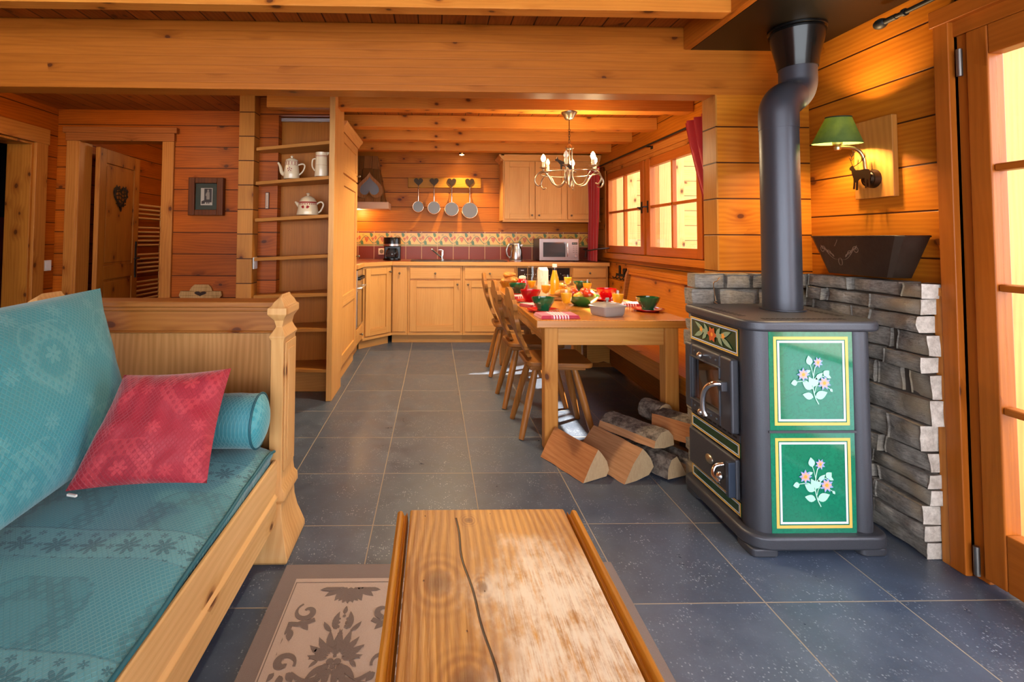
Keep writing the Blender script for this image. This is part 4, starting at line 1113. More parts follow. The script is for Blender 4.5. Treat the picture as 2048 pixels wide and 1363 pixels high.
def make_chair(label):
    t = thing('alpine_chair', label, 'chair', (.74, 3.12, 0), 0, 'carved chairs along the dining table')
    # seat: trapezoid with rounded corners
    S = rounded([(-.185, -.16), (.215, -.205), (.215, .205), (-.185, .16)], [.05, .06, .06, .05], 5)
    obj('seat', MB().prism(S, 'xy', .425, .455), W['chair_x'], t, .008, local=True, smooth=40, seg=3)
    for y in (-.11, .11): obj('batten', MB().box(-.16, .18, y - .03, y + .03, .400, .4255), W['chair_x'], t, .004, local=True)
    for sx, sy, bx, by in ((-1, -1, -.22, -.172), (-1, 1, -.22, .172), (1, -1, .22, -.172), (1, 1, .22, .172)):
        top = Vector((sx * .12, sy * .105, .405)); bot = Vector((bx, by, .002)); pts = [top.lerp(bot, k / 6) for k in range(7)]
        obj('leg', MB().tube(pts, [.016, .021, .0225, .0225, .021, .019, .0165], 14), W['chair_z'], t, local=True, smooth=50)
    # carved back board: outline (y,z) with heart hole, curved backwards
    half = [(.05, 0), (.055, .03), (.105, .065), (.112, .09), (.085, .115), (.072, .14), (.085, .165), (.13, .195), (.158, .24), (.150, .27), (.135, .29), (.16, .31), (.19, .325), (.19, .365), (.155, .385), (.12, .372), (.115, .40), (.075, .435), (.03, .445)]
    outl = half + [(-y, z) for y, z in half[::-1]]
    H = [(p[0] * .42 * .32 / .32, p[1] * .42 + .27) for p in heart2(20, .2 / .42 * .5 / .5 * .55, .26)]
    def place(y, z, d):
        lean = .125 * (z / .445) + .03 * sin(PI * min(1, z / .445))
        return (-.155 - lean + d, y, .452 + z * .98)
    mb = MB(); N = len(outl)
    # sample each outline as a ring between outer contour and heart contour (matched by angle)
    c0 = (0, .285)
    def ang(p): return math.atan2(p[1] - c0[1], p[0] - c0[0])
    def resample(poly, n):
        import bisect
        L_ = [0]
        for i in range(len(poly)): a, b = poly[i], poly[(i + 1) % len(poly)]; L_.append(L_[-1] + math.hypot(b[0] - a[0], b[1] - a[1]))
        o = []
        for k in range(n):
            s_ = L_[-1] * k / n; i = max(0, min(bisect.bisect_right(L_, s_) - 1, len(poly) - 1)); q = (s_ - L_[i]) / (L_[i + 1] - L_[i]); a, b = poly[i], poly[(i + 1) % len(poly)]
            o.append((a[0] + (b[0] - a[0]) * q, a[1] + (b[1] - a[1]) * q))
        return o
    n = 72
    def start_at(poly, a0): 
        k = min(range(len(poly)), key=lambda i: abs(((ang(poly[i]) - a0 + PI) % (2 * PI)) - PI)); return poly[k:] + poly[:k]
    A_ = start_at(resample(outl, n), -PI / 2)
    Hh = heart2(n, .085, .085); Hh = [(p[0], p[1] + .275) for p in Hh]
    if (Hh[1][0] - Hh[0][0]) * 1 < 0: Hh = Hh[::-1]
    area = lambda q: sum(q[i][0] * q[(i + 1) % len(q)][1] - q[(i + 1) % len(q)][0] * q[i][1] for i in range(len(q)))
    if area(A_) < 0: A_ = A_[::-1]
    if area(Hh) < 0: Hh = Hh[::-1]
    A_ = start_at(A_, -PI / 2); Hh = start_at(Hh, -PI / 2)
    rings = []
    for d in (0, .026):
        rr = []
        for q in (0, .5, 1):
            pts = [(A_[i][0] * (1 - q) + Hh[i][0] * q, A_[i][1] * (1 - q) + Hh[i][1] * q) for i in range(n)]
            rr.append(mb.add([place(y, z, d) for y, z in pts]))
        rings.append(rr)
    for i in range(n):
        j = (i + 1) % n
        for d in (0, 1):
            for k in (0, 1): mb.face([rings[d][k] + i, rings[d][k] + j, rings[d][k + 1] + j, rings[d][k + 1] + i])
        mb.face([rings[0][0] + i, rings[0][0] + j, rings[1][0] + j, rings[1][0] + i]); mb.face([rings[0][2] + i, rings[0][2] + j, rings[1][2] + j, rings[1][2] + i])
    obj('backrest', mb, W['chair_z'], t, .004, local=True, smooth=35)
    return t
ch = make_chair('carved wooden chair nearest the camera, its back leaning away from the table')
ch.location = (.745, 3.115, 0)
dup(ch, (.715, 3.64, 0), .02, 'carved wooden chair between the nearest and the farthest one')
dup(ch, (.715, 4.42, 0), -.03, 'carved wooden chair farthest away, next to the kitchen cabinets')
t = thing('corner_bench', 'built-in wooden bench with panelled back under the kitchen window', 'bench', (1.6, 3.9, 0))
obj('seat', MB().box(1.412, 1.83, 2.64, 4.66, .40, .42), W['bench_y'], t, .004)
obj('seat_apron', MB().box(1.425, 1.445, 2.64, 4.66, .31, .401), W['bench_y'], t, .003)
obj('base_rail', MB().box(1.66, 1.68, 2.64, 4.66, .02, .36), wood('bench shadow wood', '#7d4a15', '#5b330d', 'y'), t)  # darker copy of the bench wood, under-seat shade painted in
obj('end_panel', MB().box(1.446, 1.66, 4.60, 4.62, .03, .40), W['table_x'], t, .004)
m = MB().prism([(1.45, 0), (1.80, 0), (1.80, .022), (1.74, .04), (1.64, .036), (1.60, .052), (1.54, .036), (1.48, .04)], 'xz', 4.58, 4.64)
obj('foot', m, W['chair_x'], t, .004)
m = MB().hexa([(1.81, 2.64, .42), (1.83, 2.64, .42), (1.83, 4.66, .42), (1.81, 4.66, .42), (1.895, 2.64, .895), (1.915, 2.64, .895), (1.915, 4.66, .895), (1.895, 4.66, .895)])
bk = obj('backrest', m, W['bench_y'], t, .003)
m = MB().box(1.875, 1.93, 2.64, 4.72, .885, .925).box(1.865, 1.90, 2.64, 4.66, .862, .886)
obj('top_rail', m, W['bench_y'], t, .005)
m = MB().prism([(1.43, .02), (1.84, .02), (1.93, .90), (1.88, .92), (1.85, .86), (1.825, .70), (1.80, .58), (1.75, .50), (1.62, .44), (1.43, .42)], 'xz', 4.665, 4.70)
obj('bench_end', m, W['chair_x'], t, .004)

# ------------------------------------------------------------------ breakfast things (table plane ZD)
g_bowl = simple('green glazed bowl', '#0f5a35', .12, Coat_Weight=.6); g_in = simple('green bowl inside', '#0d4a2c', .2)
r_bowl = simple('red glazed bowl', '#b3101c', .12, Coat_Weight=.6)
r_plate = simple('red glazed plate', '#c01c20', .15, Coat_Weight=.5)
juice = simple('orange juice', '#f8ab1a', .25, Subsurface_Weight=.15, Emission_Color=(1, .5, .05, 1), Emission_Strength=.05)  # small emission makes the juice glow as if lit through
g = G('crimson napkin cloth'); P = g.coords(); u = P[0]; n = g.noise(g.vec(*P), 300, 2)
st = g.ss((((u + .02) * 60).fract() - .5).abs(), .22, .28) * (u.abs() < .05) * (u > -.07)
g.bsdf(g.mix(st, g.mix(n, '#a3122f', '#c22746'), '#efd9dc'), .8, 0, g.bump(n, .4, .002), Sheen_Weight=.4); napk = g.m

def bowl(x, y, m, label, z0=ZD, r=.072, h=.082):
    prof = [(0, .002), (.034, .002), (.036, 0), (.038, .004), (.036, .010), (r * .66, .028), (r * .86, .052), (r * .96, h * .85), (r, h), (r - .004, h - .0005), (r * .92, h * .8), (r * .80, .05), (r * .5, .022), (0, .014)]
    t = thing('breakfast_bowl', label, 'bowl', (x, y, z0), 0, 'ribbed breakfast bowls')
    mb = MB().lathe(prof[:9], (0, 0, 0), 64, flute=.03, nfl=20); mb.lathe(prof[8:], (0, 0, 0), 64)
    obj('bowl', mb, m, t, local=True, smooth=60); return t
def plate(x, y, label, r=.10):
    mb = MB().lathe([(0, .003), (r * .58, .003), (r * .6, 0), (r * .64, 0), (r * .7, .006), (r, .014), (r, .017), (r * .68, .010), (r * .6, .0065), (0, .0065)], (0, 0, 0), 48)
    o = obj('plate', mb, r_plate, smooth=50); o.location = (x, y, ZD); tag(o, label, 'plate', 'red plates under the bowls'); return o
bl = [(.685, 3.06, g_bowl, 'dark green ribbed bowl at the near left place, by the folded napkin'),
      (1.365, 3.10, g_bowl, 'dark green ribbed bowl at the near right place, by the stove'),
      (.690, 4.02, g_bowl, 'pale lit green bowl at the far left place, beside the croissants'),
      (1.275, 4.20, g_bowl, 'pale lit green bowl at the far right place, near the bench'),
      (.690, 3.50, r_bowl, 'red ribbed bowl at the middle left place'),
      (1.285, 3.62, r_bowl, 'red ribbed bowl at the middle right place')]
pn = ['near left place', 'near right place', 'far left place', 'far right place', 'middle left place', 'middle right place']
for (x, y, m_, lb), w_ in zip(bl, pn):
    plate(x, y, 'red plate under the bowl at the ' + w_); bowl(x, y, m_, lb, ZD + .0068)
def juice_glass(x, y, label, fill=.8):
    t = thing('juice_glass', label, 'glass', (x, y, ZD), 0, 'stemmed glasses of orange juice')
    prof = [(0, .002), (.030, .003), (.031, .001), (.028, .005), (.007, .010), (.006, .030), (.010, .036), (.026, .052), (.034, .080), (.037, .110), (.0375, .130), (.0362, .130), (.0355, .110), (.0325, .080), (.024, .053), (.0, .040)]
    obj('glass', MB().lathe(prof, (0, 0, 0), 32), tumbler, t, local=True, smooth=60)
    top = .053 + .068 * fill; rt = .0245 + .0115 * min(1, fill * 1.15)
    obj('orange_juice', MB().lathe([(0, .0405), (.0235, .0535), (.032, .080), (.0348, min(top, .104)), (rt, top), (0, top)], (0, 0, 0), 28), juice, t, local=True, smooth=50); return t
for x, y, lb, fl in ((.842, 3.10, 'glass of orange juice by the near left green bowl', .85), (1.165, 3.08, 'glass of orange juice behind the grey butter dish', .82), (.848, 3.70, 'glass of orange juice behind the red bowl on the left', .75),
                     (.825, 4.12, 'glass of orange juice beside the water jug', .7), (1.235, 3.92, 'glass of orange juice behind the fruit bowl', .7), (1.225, 4.46, 'glass of orange juice at the far end of the table', .75)): juice_glass(x, y, lb, fl)
def napkin(x, y, rz, label, sx=.12, sy=.085):
    t = thing('napkin', label, 'napkin', (x, y, ZD), rz, 'folded red striped napkins')
    for k in range(3):
        mb = MB(); z0 = .0012 + k * .006
        def fn(u, v):
            a, b = (u - .5) * 2 * (sx - .004 * k), (v - .5) * 2 * (sy - .003 * k)
            return (a, b, z0 + .004 + .003 * noise.noise((a * 20, b * 20, k + x * 9)) + .002)
        mb.grid(fn, 14, 10); mb.grid(lambda u, v: (fn(u, v)[0], fn(u, v)[1], z0), 14, 10)
        for (fx) in (0, 1): mb.grid(lambda u, v: (fn(u, fx)[0], fn(u, fx)[1], z0 + (fn(u, fx)[2] - z0) * v), 14, 1); mb.grid(lambda u, v: (fn(fx, u)[0], fn(fx, u)[1], z0 + (fn(fx, u)[2] - z0) * v), 10, 1)
        obj('fold', mb, napk, t, local=True, smooth=60)
    return t
napkin(.715, 2.85, .08, 'folded red napkin with white stripes at the near corner of the table', .115, .075)
napkin(.665, 3.29, .5, 'folded red napkin between the near green and the red bowl on the left', .07, .06)
napkin(.655, 3.77, .3, 'folded red napkin behind the red bowl on the left', .075, .07)
napkin(1.33, 3.36, -.15, 'folded red napkin with white stripes behind the near right green bowl', .10, .07)
napkin(1.32, 3.92, .1, 'folded red napkin behind the red bowl on the right', .09, .07)
napkin(1.13, 4.62, .0, 'folded red napkin at the far end of the table', .09, .06)
# butter dish
t = thing('butter_dish', 'grey lidded butter dish on the near end of the table', 'butter dish', (1.04, 2.92, ZD), math.radians(24))
gre = simple('grey glazed stoneware', '#8f8a88', .15, Coat_Weight=.5)
def rb(x, y, r=.02): return rounded([(-x, -y), (x, -y), (x, y), (-x, y)], r, 4)
def loft(mb, rings):
    prev = None
    for pts, z in rings:
        b = mb.add([(p[0], p[1], z) for p in pts]); n = len(pts)
        if prev is None: mb.face([b + i for i in range(n)][::-1])
        else:
            for i in range(n): mb.face([prev + i, prev + (i + 1) % n, b + (i + 1) % n, b + i])
        prev = b
    mb.face([prev + i for i in range(n)]); return mb
obj('dish', loft(MB(), [(rb(.072, .062), .001), (rb(.078, .068), .012), (rb(.083, .072), .052)]), gre, t, local=True, smooth=40)
lid = obj('lid', loft(MB(), [(rb(.088, .077), .0525), (rb(.089, .078), .058), (rb(.084, .073), .064), (rb(.055, .045), .076), (rb(.02, .015, .008), .081)]), gre, t, local=True, smooth=40)
obj('knob', MB().lathe([(0, .08), (.008, .081), (.007, .088), (.012, .093), (.013, .099), (.008, .105), (0, .106)], (0, 0, 0), 18), gre, lid, local=True, smooth=60)
# fruit bowl and fruit
t = thing('fruit_bowl', 'wide green bowl holding red and yellow apples', 'bowl', (1.02, 3.36, ZD))
obj('bowl', MB().lathe([(0, .003), (.05, .003), (.052, 0), (.056, .003), (.09, .03), (.118, .062), (.122, .07), (.118, .07), (.086, .036), (.05, .012), (0, .010)], (0, 0, 0), 56), simple('olive green glaze', '#2f6b33', .15, Coat_Weight=.5), t, local=True, smooth=60)
g = G('apple skin'); P = g.coords(); n = g.noise(g.vec(P[0] * 30, P[1] * 30, P[2] * 6), 1, 4); oi = g.n('ShaderNodeObjectInfo')
g.bsdf(g.mix(g.ss(n + P[0] * 6, .35, .7), '#c5361c', '#eeb040'), .25, 0, None, Coat_Weight=.3); apple_m = g.m
def apple(c, r, lb, rz):
    t = thing('apple', lb, 'apple', c, rz, 'apples in the green fruit bowl')
    obj('skin', MB().lathe([(0, -.78 * r), (.25 * r, -.86 * r), (.6 * r, -.7 * r), (.93 * r, -.25 * r), (r, .15 * r), (.85 * r, .6 * r), (.5 * r, .83 * r), (.2 * r, .74 * r), (0, .58 * r)], (0, 0, 0), 24), apple_m, t, local=True, smooth=70)
    obj('stem', MB().tube([(0, 0, .58 * r), (.004, 0, .8 * r), (.012, .002, 1.02 * r)], .0018, 6), simple('apple stem', '#4b321b', .8), t, local=True)
    t.rotation_euler = (.5, .35, rz); return t
apple((.972, 3.405, ZD + .077), .040, 'red apple at the back left of the fruit bowl', 2.5); apple((1.063, 3.33, ZD + .074), .041, 'orange-yellow apple at the right of the fruit bowl', .4)
apple((.985, 3.315, ZD + .064), .037, 'small red apple low at the front of the fruit bowl', 4.); apple((1.058, 3.422, ZD + .080), .036, 'yellow apple hidden at the back right of the fruit bowl', 1.2)
# bottle, jug, pots
t = thing('juice_bottle', 'tall glass bottle filled with orange juice', 'bottle', (.985, 3.98, ZD))
prof = [(0, .002), (.034, .002), (.037, .008), (.037, .10), (.034, .13), (.022, .175), (.0175, .20), (.0175, .235), (.016, .236), (.0, .236)]
obj('glass', MB().lathe(prof, (0, 0, 0), 32), tumbler, t, local=True, smooth=50)
obj('orange_juice', MB().lathe([(0, .005), (.035, .006), (.0355, .10), (.0325, .13), (.0205, .175), (.016, .20), (.0, .20)], (0, 0, 0), 28), juice, t, local=True, smooth=50)
obj('cap', MB().lathe([(.019, .225), (.019, .250), (.017, .252), (0, .252)], (0, 0, 0), 24), white_plastic, t, local=True, smooth=40)
t = thing('water_jug', 'tall clear glass jug beside the juice bottle', 'jug', (.86, 4.26, ZD))
obj('body', MB().lathe([(0, .002), (.044, .002), (.046, .006), (.047, .20), (.049, .215), (.0475, .215), (.0445, .2), (.044, .012), (0, .010)], (0, 0, 0), 32), tumbler, t, local=True, smooth=50)
obj('water', MB().lathe([(0, .0105), (.043, .0125), (.0435, .11), (0, .11)], (0, 0, 0), 28), glass('water', (.86, .9, .92, 1), .8), t, local=True, smooth=50)
obj('handle', MB().tube(bez([(.046, 0, .18), (.08, 0, .18), (.085, 0, .12), (.047, 0, .06)], 6), .006, 8), tumbler, t, local=True, smooth=60)
t = thing('drink_carton', 'plain white carton between the jug and the juice bottle', 'carton', (.985, 4.42, ZD), .3)
cm = simple('white card', '#eee3dc', .5)
obj('box', MB().box(-.042, .042, -.03, .03, 0, .17), cm, t, .004, local=True)
obj('gable', MB().prism([(-.03, .17), (.03, .17), (.003, .20), (-.003, .20)], 'yz', -.042, .042), cm, t, local=True)
t = thing('red_pot', 'red ceramic pot with a cream lid on the far left of the table', 'pot', (.80, 4.42, ZD))
obj('pot', MB().lathe([(0, 0), (.055, 0), (.06, .01), (.052, .05), (.035, .09), (.03, .095), (0, .095)], (0, 0, 0), 30), simple('red enamel', '#c4161c', .15, Coat_Weight=.5), t, local=True, smooth=50)
obj('lid', MB().lathe([(.032, .0955), (.034, .103), (.03, .118), (.012, .124), (0, .125)], (0, 0, 0), 24), simple('cream lid', '#f1e2cb', .3), t, local=True, smooth=50)
g = G('baked crust'); P = g.coords(); n = g.noise(g.vec(*P), 60, 3); g.bsdf(g.mix(n, '#b4641d', '#e2a348'), .5, 0, g.bump(n, .5, .003)); crust = g.m
t = thing('croissant_basket', 'small woven basket at the far left end of the table', 'basket', (.72, 4.62, ZD))
obj('basket', MB().lathe([(0, .003), (.075, .003), (.078, 0), (.10, .045), (.103, .05), (.097, .05), (.074, .012), (0, .012)], (0, 0, 0), 32), wood('wicker', '#b98a2f', '#7f5516', 'z'), t, local=True, smooth=40)
def croissant(c, rz, lb):
    t = thing('croissant', lb, 'croissant', c, rz, 'croissants in the basket')
    pts = [(.06 * cos(a), .045 * sin(a), 0) for a in [PI * (-.15 + 1.3 * k / 14) for k in range(15)]]
    rr = [.004 + .021 * sin(PI * k / 14) ** .8 + .003 * (k % 2) for k in range(15)]
    obj('crust', MB().tube(pts, rr, 12), crust, t, local=True, smooth=70); return t
croissant((.70, 4.566, ZD + .064), 0, 'croissant lying across the front of the basket'); croissant((.735, 4.660, ZD + .066), 0, 'croissant at the back right of the basket'); croissant((.725, 4.60, ZD + .116), .9, 'croissant at the back left of the basket')
t = thing('bread_board', 'small wooden board with bread behind the near juice glass', 'board', (.945, 3.66, ZD), -.55)
obj('board', MB().box(-.13, .13, -.07, .07, .001, .018), W['chair_x'], t, .005, local=True)
t2 = thing('bread_knife', 'bread knife lying on the small wooden board', 'knife', (.93, 3.64, ZD + .0185), -.75)
obj('blade', MB().prism([(-.10, -.012), (.06, -.012), (.06, .010), (-.09, .010), (-.11, -.002)], 'xy', 0, .0025), steel, t2, local=True); obj('handle', MB().box(.06, .15, -.012, .012, 0, .014), simple('dark knife handle', '#2d1d14', .5), t2, .004, local=True)
t = thing('baguette', 'short crusty loaf on the wooden board', 'bread', (.985, 3.68, ZD + .019), .4)
obj('crust', MB().tube([(-.09 + .18 * k / 10, 0, .03) for k in range(11)], [.004 + .027 * math.sqrt(max(0, 1 - ((k - 5) / 5) ** 2)) for k in range(11)], 14), crust, t, local=True, smooth=70)
def jar(x, y, lb, c):
    t = thing('jam_jar', lb, 'jar', (x, y, ZD), 0, 'jam jars on the table')
    obj('jam', MB().lathe([(0, .001), (.03, .001), (.032, .006), (.032, .05), (.027, .056), (0, .056)], (0, 0, 0), 26), c, t, local=True, smooth=50)
    obj('lid', MB().lathe([(.030, .0565), (.030, .068), (.028, .07), (0, .07)], (0, 0, 0), 26), simple('jar lid gold', '#cfa64a', .3, .6), t, local=True, smooth=40)
jar(1.09, 4.12, 'amber jam jar right of the juice bottle', simple('apricot jam', '#d8821a', .1, Coat_Weight=.6)); jar(1.10, 4.26, 'dark purple jam jar behind the amber one', simple('plum jam', '#5a2238', .1, Coat_Weight=.6))
t = thing('butter_saucer', 'little glass saucer left of the near green bowl', 'saucer', (.625, 3.36, ZD)); obj('saucer', MB().lathe([(0, .002), (.022, .002), (.026, 0), (.038, .014), (.036, .014), (.02, .006), (0, .006)], (0, 0, 0), 24), simple('green tinted glass', '#7da58a', .1, Coat_Weight=.5), t, local=True, smooth=50)
def spoon(x, y, rz, lb, z=ZD + .001):
    t = thing('teaspoon', lb, 'spoon', (x, y, z), rz, 'teaspoons on the table')
    obj('handle', MB().tube(bez([(-.07, 0, .002), (-.03, 0, .005), (.02, 0, .004)], 5), [.0035] * 11, 6), chrome, t, local=True, smooth=60); obj('bowl', MB().ball((.036, 0, .005), .018, 14, .22, 1., .6), chrome, t, local=True, smooth=60)
spoon(1.22, 3.27, .6, 'teaspoon between the fruit bowl and the red napkin'); spoon(1.14, 3.55, .9, 'teaspoon behind the fruit bowl')
# ------------------------------------------------------------------ kitchen
YF = 5.62   # cabinet fronts
def knob(x, y, z, parent, n=(0, -1, 0)):
    n = Vector(n); p = Vector((x, y, z))
    return obj('knob', MB().tube([p, p + n * .012, p + n * .02], [.006, .006, .009], 12).ball(p + n * .026, .0125, 14), knobm, parent, smooth=60)
def framed(parent, name, o, du, w, h, mats, n, fr=.062, th=.02, dz=(0, 0, 1)):
    """framed panel door: lower-left corner o, along unit du, height z; n outward normal"""
    o, du, n = Vector(o), Vector(du), Vector(n)
    def hx(mb, a, b, c_, e, t0, t1):
        P_ = [o + du * q + n * t_ + Vector((0, 0, z_)) for z_ in (c_, e) for q, t_ in ((a, t0), (b, t0), (b, t1), (a, t1))]
        mb.hexa(P_)
    mb = MB(); hx(mb, 0, fr, 0, h, 0, th); hx(mb, w - fr, w, 0, h, 0, th); mb.m = 1
    hx(mb, fr, w - fr, 0, fr, 0, th); hx(mb, fr, w - fr, h - fr, h, 0, th)
    d_ = obj(name, mb, mats, parent, .0035)
    mb = MB(); hx(mb, fr, w - fr, fr, h - fr, .001, th * .45)
    obj('panel', mb, mats[0], d_, .003)
    return d_
def slab(parent, name, o, du, w, h, mat, n, th=.02):
    o, du, n = Vector(o), Vector(du), Vector(n)
    P_ = [o + du * q + n * t_ + Vector((0, 0, z_)) for z_ in (0, h) for q, t_ in ((0, 0), (w, 0), (w, th), (0, th))]
    return obj(name, MB().hexa(P_), mat, parent, .004)
OK = [W['oak_z'], W['oak_x']]; NY = (0, -1, 0)
def base_unit(x0, x1, label, name='base_cabinet', kick=True):
    t = thing(name, label, 'cabinet', ((x0 + x1) / 2, 5.9, 0), 0, 'oak base cabinets along the back wall')
    obj('carcass', MB().box(x0 + .001, x1 - .001, YF, YB - .02, .105, .885), OK[0], t, .002)
    obj('plinth', MB().box(x0, x1, YF + .055, YF + .075, 0, .105), W['oak_x'], t)
    obj('foot_rail', MB().box(x0 + .001, x1 - .001, YF - .012, YF + .001, .095, .125), W['oak_x'], t, .003)
    return t
t = base_unit(-.485, -.305, 'narrow oak base cabinet with a plain door in the corner')
dd = slab(t, 'door', (-.475, YF, .135), (1, 0, 0), .155, .735, OK[0], NY); knob(-.397, YF - .02, .80, dd)
for x0, x1, side, lb in ((-.304, .325, 1, 'wide oak base cabinet with drawer and panelled door, left of the table'), (.326, .945, -1, 'wide oak base cabinet with drawer and panelled door, partly behind the chairs')):
    t = base_unit(x0, x1, lb)
    dw = slab(t, 'drawer', (x0 + .025, YF, .735), (1, 0, 0), x1 - x0 - .05, .125, OK[1], NY); knob((x0 + x1) / 2, YF - .02, .80, dw)
    dd = framed(t, 'door', (x0 + .025, YF, .135), (1, 0, 0), x1 - x0 - .05, .58, OK, NY, .075); knob((x1 - .06) if side > 0 else (x0 + .06), YF - .02, .675, dd)
t = base_unit(1.575, 2.012, 'oak base cabinet with drawer at the right end beside the bench')
dw = slab(t, 'drawer', (1.60, YF, .755), (1, 0, 0), .385, .11, OK[1], NY); knob(1.79, YF - .02, .81, dw)
slab(t, 'drawer', (1.60, YF, .60), (1, 0, 0), .385, .14, OK[1], NY); framed(t, 'door', (1.60, YF, .135), (1, 0, 0), .385, .45, OK, NY)
t = thing('dishwasher', 'dishwasher with black control strip in the oak cabinet row', 'dishwasher', (1.26, 5.9, 0))
obj('carcass', MB().box(.947, 1.574, YF, YB - .02, .105, .885), OK[0], t)
cp = obj('control_panel', MB().box(.96, 1.562, YF - .018, YF, .725, .865), blackgl, t, .004)
m = MB()
for k in range(7): m.ball((1.04 + .025 * k, YF - .019, .79), .004, 8)
for k in range(9): m.ball((1.30 + .026 * k, YF - .019, .80 - .02 * (k % 3)), .003, 8)
m.box(.995, 1.03, YF - .0195, YF - .0175, .835, .84); m.box(1.24, 1.275, YF - .0195, YF - .0175, .835, .841)
obj('indicators', m, simple('white print', '#dfe6ee', .4), cp)
framed(t, 'door', (.96, YF, .135), (1, 0, 0), .602, .575, OK, NY, .075)
obj('plinth', MB().box(.947, 1.574, YF + .055, YF + .075, 0, .105), W['oak_x'], t)
# diagonal corner cabinet
a_, b_ = Vector((-.775, 5.285, 0)), Vector((-.49, 5.61, 0)); du = (b_ - a_).normalized(); nn = Vector((du.y, -du.x, 0)); wv = (b_ - a_).length
t = thing('corner_cabinet', 'oak corner cabinet with diagonal panelled door', 'cabinet', (-.8, 5.8, 0))
obj('carcass', MB().prism([(-1.385, 5.282), (-.782, 5.282), (-.490, 5.614), (-.490, YB - .02), (-1.385, YB - .02)], 'xy', .105, .885), OK[0], t, .002)
q0 = a_ - nn * .05; q1 = b_ - nn * .05
obj('plinth', MB().prism([(q0.x, q0.y), (q1.x, q1.y), (q1.x - .02, q1.y + .02), (q0.x - .02, q0.y + .02)], 'xy', 0, .105), W['oak_x'], t)
dd = framed(t, 'door', a_ + du * .035 + Vector((0, 0, .135)), du, wv - .06, .73, OK, nn, .07); kp = a_ + du * (wv - .055) + nn * .02; knob(kp.x, kp.y, .82, dd, nn)
obj('foot_rail', MB().prism([(a_.x, a_.y), (a_.x + nn.x * .012, a_.y + nn.y * .012), (b_.x + nn.x * .012, b_.y + nn.y * .012), (b_.x, b_.y)], 'xy', .095, .125), W['oak_x'], t, .003)
# oven unit (front faces +x at x=-.785)
XF = -.785; NX = (1, 0, 0)
t = thing('oven_cabinet', 'built-in oven under the hob with oak drawer below', 'oven', (-1.1, 5.08, 0))
obj('carcass', MB().box(-1.385, XF, 4.86, 5.281, .105, .885), OK[0], t, .002)
ov = obj('oven_front', MB().box(XF, XF + .02, 4.875, 5.268, .30, .875), metal('oven steel', (.62, .58, .52), .3), t, .004)
obj('oven_glass', MB().box(XF + .0195, XF + .024, 4.89, 5.255, .315, .66), simple('oven glass', '#3a2b20', .06, Coat_Weight=1.), ov)
m = MB()
for k in range(4):
    y = 4.93 + .09 * k; obj('oven_knob', MB().cyl((XF + .02, y, .79), (XF + .048, y, .79), .019, .016, 18), blackgl, ov, smooth=40)
obj('oven_handle', MB().tube([(XF + .02, 4.90, .695), (XF + .055, 4.90, .70), (XF + .055, 5.245, .70), (XF + .02, 5.245, .695)], .009, 10), steel, ov, smooth=60)
dw = slab(t, 'drawer', (XF, 4.875, .135), (0, 1, 0), .393, .15, W['oak_y'], NX); knob(XF + .02, 5.07, .21, dw, NX)
obj('plinth', MB().box(XF - .06, XF - .04, 4.86, 5.279, 0, .105), W['oak_y'], t)
# tall cabinet
t = thing('tall_cabinet', 'tall oak larder cabinet next to the shelf ladder', 'cabinet', (-1.1, 4.4, 0))
obj('carcass', MB().box(-1.385, XF, 3.995, 4.855, .105, 2.10), OK[0], t, .002)
dd = framed(t, 'door', (XF, 4.02, .13), (0, 1, 0), .80, 1.60, [W['oak_z'], W['oak_y']], NX, .09)
obj('mid_rail', MB().box(XF + .001, XF + .02, 4.11, 4.73, .62, .71), W['oak_y'], dd, .003)
knob(XF + .02, 4.78, 1.02, dd, NX)
dd = framed(t, 'upper_door', (XF, 4.02, 1.745), (0, 1, 0), .80, .335, [W['oak_z'], W['oak_y']], NX, .075); knob(XF + .02, 4.77, 1.80, dd, NX)
obj('cornice', MB().prism([(XF - .01, 2.09), (XF + .02, 2.09), (XF + .035, 2.12), (XF + .06, 2.15), (XF + .06, 2.165), (XF - .01, 2.165)], 'xz', 3.995, 4.875), W['oak_y'], t, .002)
obj('plinth', MB().box(XF - .03, XF - .01, 3.995, 4.855, 0, .105), W['oak_y'], t)
# worktop
g = G('terracotta worktop tiles'); P = g.coords()
ex, ey = (P[0] / .10).fract() - .5, (P[1] / .10).fract() - .5; gm = g.ss(ex.abs().max(ey.abs()), .47, .485)
g.bsdf(g.mix(gm, '#8a3f26', '#b59077'), .3); wt_tile = g.m
zt0, zt1 = .887, .930
t = thing('worktop', 'L-shaped kitchen worktop with wooden front edge and red-brown tiles', 'worktop', (.3, 5.9, zt0))
outl = [(-1.385, 4.86), (-.755, 4.86), (-.755, 5.28), (-.48, 5.585), (2.022, 5.585), (2.022, YB - .012), (-1.385, YB - .012)]
obj('slab', MB().prism(outl, 'xy', zt0, zt1 - .003), W['oak_x'], t)
e = MB()
ins = [(-.795, 4.862), (-.795, 5.295), (-.50, 5.625), (2.022, 5.625)]; ou = [(-.752, 4.862), (-.752, 5.279), (-.478, 5.582), (2.022, 5.582)]
for i in range(3): e.hexa([(ou[i][0], ou[i][1], zt0), (ou[i + 1][0], ou[i + 1][1], zt0), (ins[i + 1][0], ins[i + 1][1], zt0), (ins[i][0], ins[i][1], zt0), (ou[i][0], ou[i][1], zt1), (ou[i + 1][0], ou[i + 1][1], zt1), (ins[i + 1][0], ins[i + 1][1], zt1), (ins[i][0], ins[i][1], zt1)])
obj('front_edge', e, W['oak_x'], t, .004)
obj('tiled_top', MB().prism([(-1.38, 4.87), (-.797, 4.87), (-.797, 5.297), (-.502, 5.627), (2.02, 5.627), (2.02, YB - .014), (-1.38, YB - .014)], 'xy', zt1 - .003, zt1 - .0005), wt_tile, t)
